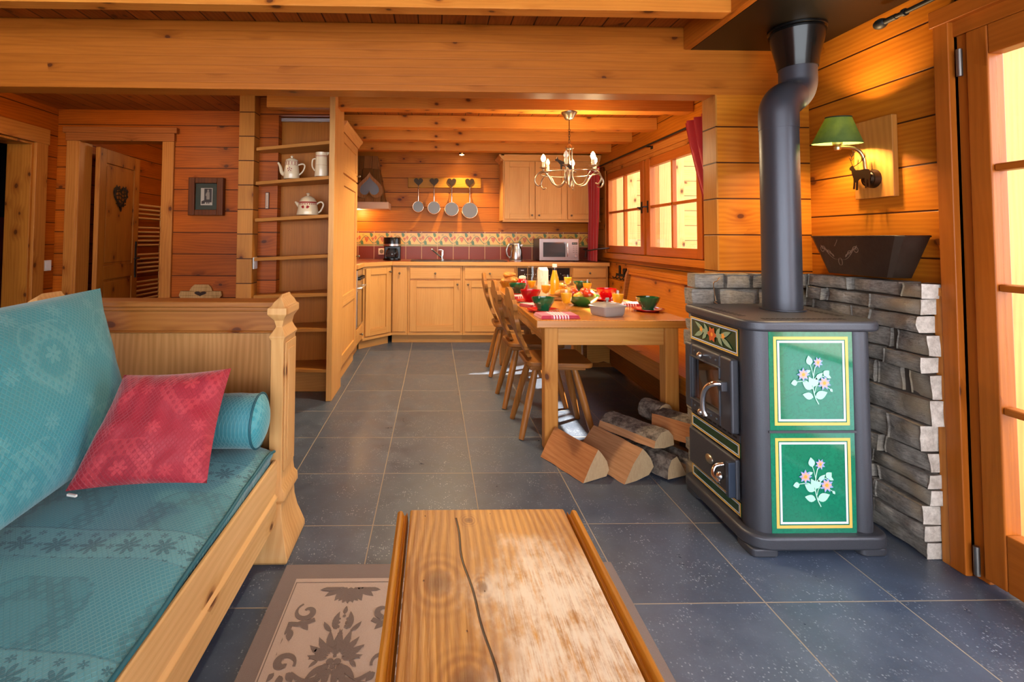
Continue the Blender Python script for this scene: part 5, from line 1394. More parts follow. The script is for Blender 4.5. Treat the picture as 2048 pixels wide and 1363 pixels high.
t = thing('hob', 'black glass hob at the left end of the worktop', 'hob', (-1.1, 5.08, zt1))
obj('glass_top', MB().box(-1.33, -.84, 4.90, 5.27, zt1 + .0003, zt1 + .006), blackgl, t, .002)
m = MB()
for x in (-1.2, -.97):
    for y in (4.99, 5.17): m.lathe([(.062, zt1 + .0062), (.066, zt1 + .0066), (.070, zt1 + .0062)], (x, y, 0), 28)
obj('cooking_zones', m, simple('hob ring', '#7a7a7a', .4), t)
# splashback: red-brown tiles and grape border (x grid -.367 + .2k)
m = MB(); ys = YB - .008
def tileq(x0, x1, z0, z1, y, mi): m.m = mi; m.poly([(x0, y, z0), (x1, y, z0), (x1, y, z1), (x0, y, z1)])
m.box(-1.395, 1.985, YB - .006, YB - .0005, .93, 1.287)
k0 = -6
xs = [-.367 + .2025 * k for k in range(-5, 12)]
for x in xs:
    a, b = max(x + .003, -1.39), min(x + .1995, 1.98)
    if b - a < .03: continue
    tileq(a, b, .933, 1.096, YB - .0075, 1)
    tileq(a, b, 1.103, 1.122, YB - .0075, 3); tileq(a, b, 1.110, 1.115, YB - .0078, 2); tileq(a, b, 1.268, 1.284, YB - .0075, 1); tileq(a, b, 1.124, 1.266, YB - .0075, 2)
    yv = YB - .0084
    M_ = lambda u, v: (min(max(x + u, a), b), yv - .0004 * m.m - 1e-5 * (len(m.f) // 4 % 40), 1.195 + v)
    m.m = 3
    ostroke(m, M_, [(.2 * i / 16 + .001, -.012 - .046 * cos(2 * PI * (i / 16) * 1.0 + .1)) for i in range(17)], .0075)
    ospiral(m, M_, (.062, .048), .003, .014, 0, 420, .0035, 14); ospiral(m, M_, (.185, -.055), .003, .010, 90, 420, .003, 12)
    for (lx, lz, la) in ((.16, .045, .3), (.055, -.052, 3.3)):
        for k in range(5): oleaf(m, M_, (lx, lz), la + (k - 2) * .75, .032, .022, 4)
        odisc(m, M_, (lx, lz), .012, 8)
    m.m = 4
    for (gx, gz, rows) in ((.108, .012, (4, 3, 3, 2, 1)), (.018, .03, (1, 2, 2, 1)), (.185, .005, (2, 2, 1))):
        for r_i, nr in enumerate(rows):
            for c_i in range(nr): odisc(m, M_, (gx + (c_i - (nr - 1) / 2) * .0155, gz - r_i * .0125), .0068, 8)
grout = simple('cream grout', '#d9b78c', .8)
t_red = simple('red-brown wall tile', '#7d3524', .35, Specular_IOR_Level=.3)
o = struct('trim_10', m, [grout, t_red, simple('yellow border tile', '#e6b254', .3), simple('vine green', '#5c7a4d', .35), simple('grape red', '#c2492a', .35)], 'tiled splashback with a border of painted grapevines', 'splashback')
# sink and tap
t = thing('kitchen_sink', 'dark inset sink with drainer in the worktop', 'sink', (.3, 5.88, zt1))
m = MB().prism(rounded([(-.28, 5.66), (.86, 5.66), (.86, 6.12), (-.28, 6.12)], .08), 'xy', zt1 + .0002, zt1 + .007)
obj('rim', m, simple('graphite sink', '#3d4148', .3, .4), t, .002)
m = MB().prism(rounded([(-.2, 5.72), (.2, 5.72), (.2, 6.04), (-.2, 6.04)], .06), 'xy', zt1 + .0072, zt1 + .0076)
obj('basin', m, simple('dark basin', '#15171a', .3, .4), t)  # flat dark plate, the basin's inner shade painted on
m = MB()
for k in range(8): m.box(.32 + k * .06, .34 + k * .06, 5.74, 6.02, zt1 + .0071, zt1 + .010)
obj('drainer_ribs', m, simple('graphite ribs', '#494e56', .3, .4), t, .001)
t = thing('mixer_tap', 'chrome mixer tap with its long spout angled up to the left', 'tap', (.095, 6.02, zt1 + .0075))
obj('body', MB().lathe([(.026, 0), (.026, .008), (.020, .012), (.020, .105), (.017, .118), (0, .12)], (.095, 6.02, zt1 + .0075), 24), chrome, t, smooth=40)
obj('spout', MB().tube([(.095, 6.02, zt1 + .035), (.06, 5.99, zt1 + .06), (-.03, 5.90, zt1 + .135)], [.013, .012, .011], 14).ball((-.032, 5.898, zt1 + .137), .015, 12), chrome, t, smooth=50)
obj('lever', MB().tube([(.095, 6.02, zt1 + .125), (.07, 6.0, zt1 + .13), (.045, 5.98, zt1 + .128)], [.010, .007, .005], 10), chrome, t, smooth=50)
# coffee machine
t = thing('coffee_machine', 'black filter coffee machine with glass jug on the worktop', 'coffee machine', (-.515, 5.93, zt1))
cx, cy = -.515, 5.93
obj('body', MB().box(cx - .10, cx + .10, cy + .03, cy + .12, zt1, zt1 + .27), blackgl, t, .012, seg=3)
obj('base', MB().lathe([(0, 0), (.105, 0), (.108, .006), (.105, .028), (0, .03)], (cx, cy, zt1), 36), blackgl, t, smooth=40)
obj('filter_head', MB().lathe([(.085, .165), (.104, .172), (.106, .26), (.10, .278), (0, .282)], (cx, cy, zt1), 36), blackgl, t, smooth=40)
obj('steel_band', MB().lathe([(.1065, .175), (.1068, .20), (.1065, .20)], (cx, cy, zt1), 36), steel, t, smooth=40)
jg = obj('glass_jug', MB().lathe([(0, .031), (.066, .032), (.078, .05), (.080, .085), (.066, .125), (.050, .140), (.056, .150), (.054, .150), (.048, .141), (.064, .124), (.077, .085), (.075, .052), (.064, .035), (0, .034)], (cx, cy - .01, zt1), 32), glass('smoked jug glass', (.75, .72, .7, 1), 1.), t, smooth=60)
obj('jug_handle', MB().tube(bez([(cx + .04, cy - .065, zt1 + .135), (cx + .06, cy - .115, zt1 + .125), (cx + .055, cy - .12, zt1 + .07), (cx + .045, cy - .08, zt1 + .05)], 6), .009, 10), blackgl, jg, smooth=60)
# kettle
t = thing('kettle', 'brushed steel electric kettle with curved handle', 'kettle', (.985, 5.88, zt1))
kx, ky = .985, 5.88
obj('base', MB().lathe([(0, .001), (.082, .001), (.083, .012), (.074, .018), (0, .018)], (kx, ky, zt1), 32), steel, t, smooth=40)
obj('body', MB().lathe([(.072, .019), (.078, .022), (.079, .05), (.072, .12), (.060, .18), (.055, .20), (0, .2)], (kx, ky, zt1), 40), metal('kettle steel', (.42, .38, .36), .22), t, smooth=50)
obj('lid', MB().lathe([(.055, .201), (.052, .214), (.035, .222), (0, .224)], (kx, ky, zt1), 32), steel, t, smooth=50)
obj('handle', MB().tube(bez([(kx - .045, ky - .01, zt1 + .208), (kx - .085, ky - .02, zt1 + .20), (kx - .118, ky - .025, zt1 + .14), (kx - .108, ky - .02, zt1 + .07), (kx - .077, ky - .01, zt1 + .04)], 6), .012, 12), metal('kettle handle', (.4, .42, .45), .25), t, smooth=60)
m = MB().ball((0, 0, 0), .05, 18)
for i in range(len(m.v)): p = m.v[i]; a = math.radians(-62) ; m.v[i] = Vector((kx + .071 * cos(a) + p.x * .36, ky + .071 * sin(a) + p.y * .18, zt1 + .11 + p.z))
obj('water_gauge', m, simple('gauge', '#9fb0ba', .15), t, smooth=60)
obj('spout', MB().prism([(kx + .05, .17), (kx + .085, .2), (kx + .05, .198)], 'xz', ky - .02, ky + .02).xf(Matrix.Translation((0, 0, zt1))), steel, t)
# microwave
t = thing('microwave', 'stainless steel microwave oven in the corner of the worktop', 'microwave', (1.49, 6.02, zt1), 0)
x0, x1, yf, yb, z0, z1 = 1.265, 1.745, 5.87, 6.22, zt1 + .008, zt1 + .275
obj('case', MB().box(x0, x1, yf, yb, z0, z1), simple('microwave case', '#4a3c34', .3, .6), t, .006)
mst = metal('microwave steel', (.42, .38, .38), .34)
fr = obj('front', MB().box(x0, x1, yf - .016, yf, z0, z1), mst, t, .005)
dr = obj('door_window', MB().box(x0 + .045, x0 + .315, yf - .019, yf - .015, z0 + .045, z1 - .045), simple('microwave glass', '#3c4449', .06, Coat_Weight=1.), fr, .001)
obj('handle', MB().tube([(x0 + .333, yf - .016, z0 + .05), (x0 + .333, yf - .045, z0 + .055), (x0 + .333, yf - .045, z1 - .055), (x0 + .333, yf - .016, z1 - .05)], .007, 10), chrome, fr, smooth=60)
obj('display', MB().box(x1 - .085, x1 - .02, yf - .018, yf - .0155, z1 - .072, z1 - .045), blackgl, fr)
obj('display_digits', MB().box(x1 - .078, x1 - .062, yf - .0186, yf - .018, z1 - .066, z1 - .052).box(x1 - .057, x1 - .045, yf - .0186, yf - .018, z1 - .066, z1 - .052).box(x1 - .04, x1 - .028, yf - .0186, yf - .018, z1 - .066, z1 - .052), simple('display grey', '#7c8a86', .5), fr)
m = MB()
for r_i in range(4):
    for c_i in range(2): m.box(x1 - .075 + .035 * c_i, x1 - .055 + .035 * c_i, yf - .0178, yf - .0155, z0 + .10 + .022 * r_i, z0 + .104 + .022 * r_i)
obj('button_marks', m, simple('grey marks', '#5b5558', .5), fr)
obj('dial', MB().cyl((x1 - .045, yf - .016, z0 + .055), (x1 - .045, yf - .036, z0 + .055), .017, .014, 20), chrome, fr, smooth=40)
m = MB()
for x in (x0 + .05, x1 - .05):
    for y in (yf + .03, yb - .05): obj('foot', MB().cyl((x, y, zt1), (x, y, z0), .014), black, t)
# upper cabinets
t = thing('wall_cabinet', 'oak wall cabinet with three panelled doors above the microwave', 'cabinet', (1.4, 6.05, 1.42))
obj('carcass', MB().box(.83, 2.02, 5.905, YB - .002, 1.425, 2.165), OK[0], t, .002)
for x0, w_, kx in ((.845, .37, 1.18), (1.225, .385, 1.265), (1.62, .385, 1.66)):
    dd = framed(t, 'door', (x0, 5.905, 1.44), (1, 0, 0), w_, .70, OK, NY, .065); knob(kx, 5.885, 1.485, dd)
obj('cornice', MB().prism([(5.91, 2.15), (5.885, 2.15), (5.865, 2.18), (5.845, 2.205), (5.845, 2.222), (5.91, 2.222)], 'yz', .80, 2.02).prism([(.84, 2.15), (.825, 2.15), (.80, 2.18), (.775, 2.205), (.775, 2.222), (.84, 2.222)], 'xz', 5.845, YB - .002), W['oak_x'], t, .002)
obj('light_rail', MB().box(.825, 2.02, 5.88, 5.905, 1.405, 1.427), W['oak_x'], t, .002)
# hood clad in shingles over a pale ledge
t = thing('range_hood', 'shingle covered range hood over a pale wooden ledge', 'range hood', (-1.0, 6.0, 1.55))
obj('ledge', MB().box(-1.385, -.56, 5.90, YB - .002, 1.553, 1.637), W['pale'], t, .003)
m = MB(); rs = random.Random(5)
ax, bx, ay = -.63, -.735, 6.0
rows_ = 4
for r_i in range(rows_):
    za, zb_ = 1.637 + r_i * .142, 1.637 + (r_i + 1) * .142 + .03
    ta, tb = r_i / rows_, (r_i + 1) / rows_
    xr0, xr1 = ax + (bx - ax) * ta, ax + (bx - ax) * tb
    yf0, yf1 = 5.96 + .17 * ta, 5.96 + .17 * tb
    u = -1.385
    while u < xr0 - .02:
        m.m = int(rs.random() < .45); w_ = min(rs.uniform(.09, .15), xr0 - u); j = rs.uniform(-.012, .012)
        m.hexa([(u + .002, yf0 - .03, za + j), (u + w_ - .002, yf0 - .03, za + j), (u + w_ - .002, yf0, za + j), (u + .002, yf0, za + j), (u + .002, yf1 - .008, zb_), (min(u + w_, xr1) - .002, yf1 - .008, zb_), (min(u + w_, xr1) - .002, yf1 + .01, zb_), (u + .002, yf1 + .01, zb_)]); u += w_
    m.hexa([(xr0, yf0 - .01, za), (xr0 + .022, yf0 - .01, za - .008), (xr0 + .022, YB - .004, za), (xr0, YB - .004, za), (xr1 - .01, yf1, zb_), (xr1 + .006, yf1, zb_), (xr1 + .006, YB - .004, zb_), (xr1 - .01, YB - .004, zb_)])
obj('shingles', m, [W['hood'], wood('darker shingles', '#8a5b2e', '#543214', 'z', None, .1)], t, .003)
obj('core', MB().hexa([(-1.38, 5.975, 1.637), (ax - .01, 5.975, 1.637), (ax - .01, YB - .003, 1.637), (-1.38, YB - .003, 1.637), (-1.38, 6.145, 2.195), (bx - .01, 6.145, 2.195), (bx - .01, YB - .003, 2.195), (-1.38, YB - .003, 2.195)]), W['hood'], t)
t = thing('heart_mirror', 'heart shaped wooden mirror standing upside down on the pale ledge', 'mirror', (-.795, 5.93, 1.637))
def hrt(s, n=44): return [(p[0] * s[0] * -1, -p[1] * s[1]) for p in heart2(n, 1, 1)]
O = hrt((.34, .36)); I_ = hrt((.235, .25)); mb = MB(); cxm, czm = -.795, 1.845
n = len(O); r0 = mb.add([(cxm + p[0], 5.930, czm + p[1]) for p in O]); r1 = mb.add([(cxm + p[0] * .97, 5.902, czm + p[1] * .97) for p in O]); r2 = mb.add([(cxm + p[0], 5.906, czm + p[1] - .01) for p in I_]); r3 = mb.add([(cxm + p[0], 5.930, czm + p[1] - .01) for p in I_])
for i in range(n):
    j = (i + 1) % n
    for A_, B_ in ((r0, r1), (r1, r2), (r2, r3)): mb.face([A_ + i, A_ + j, B_ + j, B_ + i])
obj('frame', mb, wood('gnarled frame wood', '#b07a45', '#7a4c26', 'z'), t, smooth=50)
obj('mirror_glass', MB().poly([(cxm + p[0], 5.929, czm + p[1] - .01) for p in I_]), simple('mirror reflection grey', '#7d8184', .3, .3), t)  # flat grey painted in place of the mirror's reflection
# pan rack
t = thing('pan_rack', 'wooden rail with four heart hooks on the kitchen back wall', 'rack', (.125, 6.23, 1.91))
obj('board', MB().box(-.345, .595, 6.215, YB - .001, 1.845, 1.975), W['rack'], t, .008)
hx = [-.21, -.01, .215, .445]
for x in hx:
    H = heart2(28, .115, .115)
    mb = MB().prism([(x + p[0], 1.915 + p[1]) for p in H], 'xz', 6.198, 6.214)
    hk = obj('heart_hook', mb, iron, t, .004, smooth=40)
    obj('hook', MB().tube([(x, 6.205, 1.865), (x, 6.20, 1.838), (x, 6.185, 1.832), (x, 6.178, 1.842)], .004, 8), iron, hk, smooth=50)
copper = metal('copper band', (.72, .42, .26), .25)
panst = metal('pan base steel', (.17, .16, .155), .5)
for i, (x, r_, zc) in enumerate(zip(hx, (.068, .078, .086, .098), (1.60, 1.588, 1.572, 1.557))):
    t = thing('saucepan', ['smallest saucepan hanging at the left of the rack', 'second smallest saucepan, second from the left on the rack', 'second largest saucepan, third from the left on the rack', 'largest saucepan hanging at the right of the rack'][i], 'saucepan', (x, 6.18, zc), 0, 'saucepans hanging in size order')
    bd = obj('pan', MB().lathe([(0, 0), (r_ * .95, 0), (r_, .006), (r_, .065), (r_ * 1.03, .07), (r_ * .98, .07), (r_ * .96, .01), (0, .008)], (0, 0, 0), 40).xf(Matrix.Translation((x, 6.165, zc)) @ Matrix.Rotation(-PI / 2, 4, 'X')), panst, t, smooth=40)
    obj('copper_rim', MB().tube([(x + r_ * 1.005 * cos(a * PI / 20), 6.172, zc + r_ * 1.005 * sin(a * PI / 20)) for a in range(41)], .005, 6), copper, bd, smooth=50)
    zt_ = zc + r_
    obj('hanging_loop', MB().tube([(x + .007 * cos(a * PI / 6), 6.1775, 1.838 + .0125 * sin(a * PI / 6)) for a in range(13)], .0017, 6), copper, t, smooth=50)
    obj('handle', MB().tube([(x, 6.175, zt_ - .005), (x, 6.175, zt_ + .02), (x, 6.176, (zt_ + 1.82) / 2), (x, 6.177, 1.822)], [.006, .009, .010, .009], 10), metal('pan handle', (.62, .5, .40), .2), t, smooth=60)
# ceiling spot
t = thing('ceiling_spot', 'lit recessed spotlight above the hanging pans', 'spotlight', (.335, 6.02, 2.312))
obj('ring', MB().lathe([(.05, 2.3115), (.05, 2.30), (.036, 2.296), (.036, 2.25), (.032, 2.246), (.030, 2.262), (.030, 2.3)], (.335, 6.06, 0), 32), nickel, t, smooth=40)
obj('bulb', MB().lathe([(.0295, 2.262), (.024, 2.246), (0, 2.238)], (.335, 6.06, 0), 24), emit('spot glow', '#ffd18a', 60), t, smooth=40)
light('SPOT', (.335, 5.985, 2.282), 60, (1, .66, .30), .02, (math.radians(-8), 0, 0), spot_size=math.radians(112), spot_blend=.6)
light('POINT', (-.95, 6.05, 1.535), 5, (1, .62, .28), .02)
# socket, hooks
t = thing('wall_socket', 'cream wall socket left of the coffee machine', 'socket', (-.675, YB, 1.03))
obj('plate', MB().box(-.715, -.635, YB - .018, YB - .0085, .99, 1.07), simple('cream plastic', '#f0d5ae', .4), t, .004)
obj('insert', MB().cyl((-.675, YB - .0185, 1.03), (-.675, YB - .0175, 1.03), .026, seg=24), simple('socket hole', '#8b7556', .5), t)
t = thing('coat_hook_rack', 'small black iron figures with hooks on the panel under the window', 'coat hooks', (XK, 5.2, .9))
XH = XK - .0015
m = MB()
def yz(pts, mb=m): mb.prism(pts, 'yz', XK - .012, XK - .001)
yz([(5.58, .885), (5.25, .885), (5.25, .91), (5.58, .91)])
yz([(5.50, .91), (5.46, .91), (5.455, .96), (5.46, .985), (5.47, 1.0), (5.495, 1.0), (5.505, .985), (5.50, .96)])
yz([(5.38, .91), (5.34, .91), (5.33, .94), (5.30, .955), (5.285, .975), (5.305, .98), (5.33, .965), (5.36, .975), (5.385, .96)])
m.xf(Matrix.Translation((0, -.19, -.085)))
obj('mounting_plate', m, black, t)
m = MB()
for y in (5.56, 5.47, 5.36, 5.27):
    m = MB().tube(bez([(XK - .012, y, .895), (XK - .02, y, .868), (XK - .045, y, .858), (XK - .055, y, .875)], 5), .006, 8).xf(Matrix.Translation((0, -.19, -.085)))
    obj('hook', m, black, t, smooth=60)
# curtains
g = G('red curtain cloth'); P = g.coords(); n = g.noise(g.vec(*P), 240, 2); g.bsdf(g.mix(n, '#8d0714', '#b01222'), .7, 0, g.bump(n, .3, .002), Sheen_Weight=.5); curt = g.m
def curtain(label, top0, top1, bot0, bot1, zt_, zb_, mid=None, folds=6, amp=.028, x=1.885):
    mb = MB(); NU, NV = folds * 8, 22
    def fn(u, v):
        q = v; y0_ = top0 + (bot0 - top0) * (q ** 1.6 if mid is None else mid(q)); y1_ = top1 + (bot1 - top1) * q
        k = 1 - .35 * q
        return (x + amp * k * sin(u * folds * 2 * PI) + .004 * sin(u * 31 + v * 5), y0_ + (y1_ - y0_) * u, zt_ + (zb_ - zt_) * v)
    mb.grid(fn, NU, NV)
    return one('curtain', mb, curt, label, 'curtain', 'red curtains at the kitchen window', smooth=70)
cu = curtain('red curtain swept back at the near side of the kitchen window', 3.60, 3.10, 3.22, 3.02, 2.075, 1.18, lambda q: q ** 1.25, 5)
cu = curtain('red curtain hanging onto the worktop in the far window corner', 5.96, 5.50, 5.94, 5.60, 2.03, .94, lambda q: .6 * sin(PI * q), 4, .022)
t = thing('curtain_tieback', 'dark cord tieback around the far red curtain', 'tieback', (1.90, 5.76, 1.05))
obj('cord', MB().tube(bez([(2.0, 5.52, 1.10), (1.85, 5.53, 1.085), (1.83, 5.76, 1.065), (1.85, 6.0, 1.075), (2.0, 6.02, 1.09)], 6), .008, 8), simple('tieback cord', '#2b1410', .7), t, smooth=60)
obj('tassel', MB().cyl((1.826, 5.84, 1.065), (1.822, 5.85, .985), .006, .014, 10), simple('tieback cord', '#2b1410', .7), t, smooth=60)
t = thing('curtain_pole', 'thin black iron curtain pole above the kitchen window', 'curtain rod', (1.885, 4.5, 2.09))
obj('pole', MB().cyl((1.93, 2.75, 2.055), (1.93, 6.05, 2.055), .0085, seg=12), black, t, smooth=50)
for y in (4.42,): obj('bracket', MB().box(1.93, XK - .0305, y - .006, y + .006, 2.049, 2.061).box(XK - .034, XK - .0305, y - .025, y + .025, 2.03, 2.06), black, t, .002)
# chandelier
t = thing('chandelier', 'wrought nickel chandelier with curled arms over the dining table', 'chandelier', (1.06, 3.8, 2.2))
cx, cy = 1.06, 3.8
obj('canopy', MB().lathe([(0, 2.1995), (.062, 2.1995), (.060, 2.19), (.045, 2.172), (.034, 2.150), (.028, 2.143), (0, 2.142)], (cx, cy, 0), 32), nickel, t, smooth=50)
m = MB().cyl((cx, cy, 2.142), (cx, cy, 2.085), .003, seg=8)
for k in range(6):
    z = 2.078 - .021 * k
    pts = [(cx + (.006 * cos(a) if k % 2 else 0), cy + (0 if k % 2 else .006 * cos(a)), z + .0135 * sin(a)) for a in [2 * PI * i / 14 for i in range(15)]]
    m.tube(pts, .002, 6)
obj('chain', m, iron, t, smooth=50)
m = MB().lathe([(0, 1.965), (.008, 1.96), (.010, 1.945), (.022, 1.935), (.030, 1.925), (.032, 1.915), (.036, 1.912), (.028, 1.908), (0, 1.908)], (cx, cy, 0), 28)
for k in range(6):
    a = 2 * PI * k / 6 + .3; m.cyl((cx + .022 * cos(a), cy + .022 * sin(a), 1.91), (cx + .022 * cos(a), cy + .022 * sin(a), 1.67), .005, seg=10)
m.lathe([(0, 1.675), (.03, 1.672), (.026, 1.66), (.012, 1.645), (.010, 1.62), (.004, 1.605), (0, 1.604)], (cx, cy, 0), 20)
obj('column', m, nickel, t, smooth=50)
obj('ring', MB().tube([(cx + .225 * cos(2 * PI * i / 48), cy + .225 * sin(2 * PI * i / 48), 1.713) for i in range(49)], .0045, 8), nickel, t, smooth=60)
bulb_m, dead = emit('candle bulb', '#ffe0ac', 45), simple('unlit frosted bulb', '#d9cfc0', .3)
N = 6
for k in range(N):
    a = 2 * PI * k / N + math.radians(8); c_, s_ = cos(a), sin(a)
    def R_(r, z): return (cx + r * c_, cy + r * s_, z)
    p = bez([R_(.024, 1.76), R_(.03, 1.68), R_(.07, 1.622), R_(.13, 1.625), R_(.175, 1.69), R_(.215, 1.725), R_(.265, 1.70), R_(.285, 1.65), R_(.262, 1.612), R_(.235, 1.618)], 5)
    ar = obj('arm', MB().tube(p, [.0058] * len(p), 8), nickel, t, smooth=60)
    obj('candle_cup', MB().lathe([(0, 1.732), (.006, 1.732), (.008, 1.742), (.030, 1.752), (.031, 1.756), (.0, 1.754)], (cx + .215 * c_, cy + .215 * s_, 0), 24), nickel, ar, smooth=50)
    obj('candle_sleeve', MB().cyl(R_(.215, 1.7565), R_(.215, 1.80), .0125, seg=16), simple('sleeve', '#cdb78f', .4), ar, smooth=40)
    obj('bulb', MB().lathe([(0, 1.80), (.009, 1.802), (.0165, 1.818), (.018, 1.828), (.013, 1.845), (.004, 1.858), (0, 1.86)], (cx + .215 * c_, cy + .215 * s_, 0), 18), bulb_m if k in (0, 1, 3, 5) else dead, ar, smooth=60)
    if k in (0, 1, 3, 5): light('POINT', R_(.215, 1.833), 30., (1, .75, .40), .02)
# chamois silhouette on the ring
M_ = lambda u, v: (cx - .10 + u, cy - .195, 1.722 + v)
m = MB()
ch_ = [(.05, .0), (.045, .035), (.02, .055), (-.02, .07), (-.045, .085), (-.05, .11), (-.056, .088), (-.068, .083), (-.066, .074), (-.05, .066), (-.03, .04), (-.028, 0), (-.02, 0), (-.016, .028), (.02, .022), (.034, 0)]
m.prism([(cx - .09 + u * 1.1, 1.7175 + v * .9) for u, v in ch_], 'xz', cy - .199, cy - .195)
obj('chamois_plate', m, iron, t)
# ------------------------------------------------------------------ shelf ladder unit and left room
t = thing('shelf_unit', 'tall open oak shelf unit with seven boards beside the kitchen', 'shelf', (-1.05, 3.8, 0))
obj('upright', MB().box(-.792, -.750, 3.636, 3.992, 0, 2.305), W['oak_z'], t, .003)
obj('back_panel', MB().box(-1.245, -.793, 3.955, 3.962, .115, 2.17), W['shelf_z'], t)
obj('plinth', MB().box(-1.24, -.793, 3.865, 3.88, 0, .185), W['shelf_x'], t, .002)
for i, (zl, zr) in enumerate(((1.888, 1.927), (1.625, 1.662), (1.342, 1.374), (1.043, 1.075), (.758, .79), (.505, .53), (.21, .229))):
    dz = .026
    x0, x1 = -1.372, -.793
    y0a, y0b = (3.742, 3.645)
    o = obj('shelf_board', MB().hexa([(x0, y0a, zl - dz), (x1, y0b, zr - dz), (x1, 3.952, zr - dz), (x0 + .14, 3.952, zl - dz + .009), (x0, y0a, zl), (x1, y0b, zr), (x1, 3.952, zr), (x0 + .14, 3.952, zl + .009)]) if False else
            MB().prism([(x0, y0a), (x1, y0b), (x1, 3.952), (-1.242, 3.952), (-1.242, 3.868), (x0, 3.868)], 'xy', 0, dz).xf(Matrix.Translation((0, 0, zl - dz)) @ Matrix(((1, 0, 0, 0), (0, 1, 0, 0), ((zr - zl) / (x1 - x0), 0, 1, -x0 * (zr - zl) / (x1 - x0)), (0, 0, 0, 1)))), W['shelf_x'], t, .003)
obj('metal_edge', MB().box(-1.242, -.795, 3.925, 3.953, 2.135, 2.162), steel, t)
cream = simple('cream enamel', '#d9c6a4', .22, Coat_Weight=.4); redpat = simple('red pattern', '#8e1a1c', .3)
def shz(x, zl, zr): return zl + (zr - zl) * (x + 1.372) / .579 + .006
# teapot tall
x, y = -1.11, 3.78; z0 = shz(x, 1.625, 1.662) + .002
t = thing('coffee_pot', 'cream coffee pot with red checked band on the second shelf', 'coffee pot', (x, y, z0))
mb = MB().lathe([(0, 0), (.058, 0), (.060, .004), (.058, .05), (.052, .10), (.050, .13), (.046, .138), (0, .138)], (0, 0, 0), 36); mb.m = 1
for k in range(28):
    a = 2 * PI * k / 28
    for zz in (.112, .124): 
        if k % 2 == 0 or zz > .2: mb.grid(lambda u, v: ((.0525) * cos(a + .13 * u), (.0525) * sin(a + .13 * u), zz + .009 * v - .004), 1, 1)
for p in ((0, 0), (.014, .005), (-.014, .005), (0, .014), (.008, -.012), (-.008, -.012), (0, -.022)): mb.grid(lambda u, v: ((p[0] + (u - .5) * .008), -.0575 + abs(p[0]) * .1, .07 + p[1] + (v - .5) * .008), 1, 1)
for zz in (.104, .134): mb.lathe([(.0524, zz - .001), (.0526, zz + .001)], (0, 0, 0), 36)
obj('body', mb, [cream, redpat], t, local=True, smooth=40)
ld = obj('lid', MB().lathe([(.048, .1385), (.046, .148), (.025, .160), (.008, .163), (.007, .168), (.012, .175), (.008, .182), (0, .183)], (0, 0, 0), 28), cream, t, local=True, smooth=60)
obj('spout', MB().tube(bez([(-.052, 0, .035), (-.075, 0, .05), (-.088, 0, .095), (-.105, 0, .128)], 6), [.018 - .0105 * k / 18 for k in range(19)], 14), cream, t, local=True, smooth=60)
obj('handle', MB().tube(bez([(.050, 0, .11), (.085, 0, .118), (.10, 0, .10), (.085, 0, .06), (.054, 0, .03)], 6), .006, 10), cream, t, local=True, smooth=60)
x, y = -.872, 3.74; z0 = shz(x, 1.625, 1.662) + .002
t = thing('pitcher', 'tall cream pitcher with thin red lines on the second shelf', 'pitcher', (x, y, z0))
mb = MB().lathe([(0, 0), (.050, 0), (.051, .004), (.047, .09), (.044, .165), (.046, .185), (.043, .185), (.041, .165), (.044, .09), (.047, .01), (0, .008)], (0, 0, 0), 36); mb.m = 1
for zz, h_ in ((.155, .004), (.148, .0015), (.085, .0012)): mb.lathe([(.0478 - (zz - .085) * .04, zz), (.0478 - (zz - .085) * .04, zz + h_)], (0, 0, 0), 36)
obj('body', mb, [cream, redpat], t, local=True, smooth=40)
obj('spout', MB().hexa([(.03, -.018, .165), (.046, 0, .165), (.046, .002, .165), (.03, .018, .165), (.034, -.022, .187), (.066, -.003, .19), (.066, .003, .19), (.034, .022, .187)]), cream, t, .003, local=True)
obj('handle', MB().tube(bez([(-.045, 0, .14), (-.068, 0, .13), (-.070, 0, .08), (-.05, 0, .045)], 6), .0055, 10), cream, t, local=True, smooth=60)
x, y = -.978, 3.77; z0 = shz(x, 1.342, 1.374) + .002
t = thing('teapot', 'squat cream teapot with red cockerels on the third shelf', 'teapot', (x, y, z0))
mb = MB().lathe([(0, 0), (.083, 0), (.085, .004), (.078, .04), (.068, .09), (.066, .102), (0, .102)], (0, 0, 0), 40); mb.m = 1
mb.lathe([(.0690, .090), (.0675, .100)], (0, 0, 0), 40)
for k in range(26):
    a = 2 * PI * k / 26; mb.grid(lambda u, v: ((.0705 + .001 * (1 - v)) * cos(a + .12 * u), (.0705 + .001 * (1 - v)) * sin(a + .12 * u), .078 + .008 * v), 1, 1)
def Mt(u, v):
    a = -PI / 2 + u / .078; r = .0855 - (v) * .19 + .0012; return (r * cos(a), r * sin(a), v)
for sg in (-1, 1):
    q = lambda u, v: Mt(-.002 + sg * u, v)
    oleaf(mb, q, (.008, .05), .5, .03, .016); oleaf(mb, q, (.012, .05), 1.4, .02, .010); oleaf(mb, q, (.032, .058), 2.6, .024, .010)
obj('body', mb, [cream, redpat], t, local=True, smooth=40)
obj('lid', MB().lathe([(.066, .1025), (.064, .108), (.050, .130), (.025, .145), (.010, .149), (.008, .155), (.015, .162), (.010, .17), (0, .171)], (0, 0, 0), 32), cream, t, local=True, smooth=60)
obj('spout', MB().tube([(-.066, 0, .07), (-.085, 0, .09), (-.098, 0, .102)], [.018, .012, .007], 12), cream, t, local=True, smooth=60)
obj('handle', MB().tube(bez([(.066, 0, .085), (.10, 0, .102), (.118, 0, .08), (.10, 0, .035), (.079, 0, .018)], 6), .007, 10), cream, t, local=True, smooth=60)
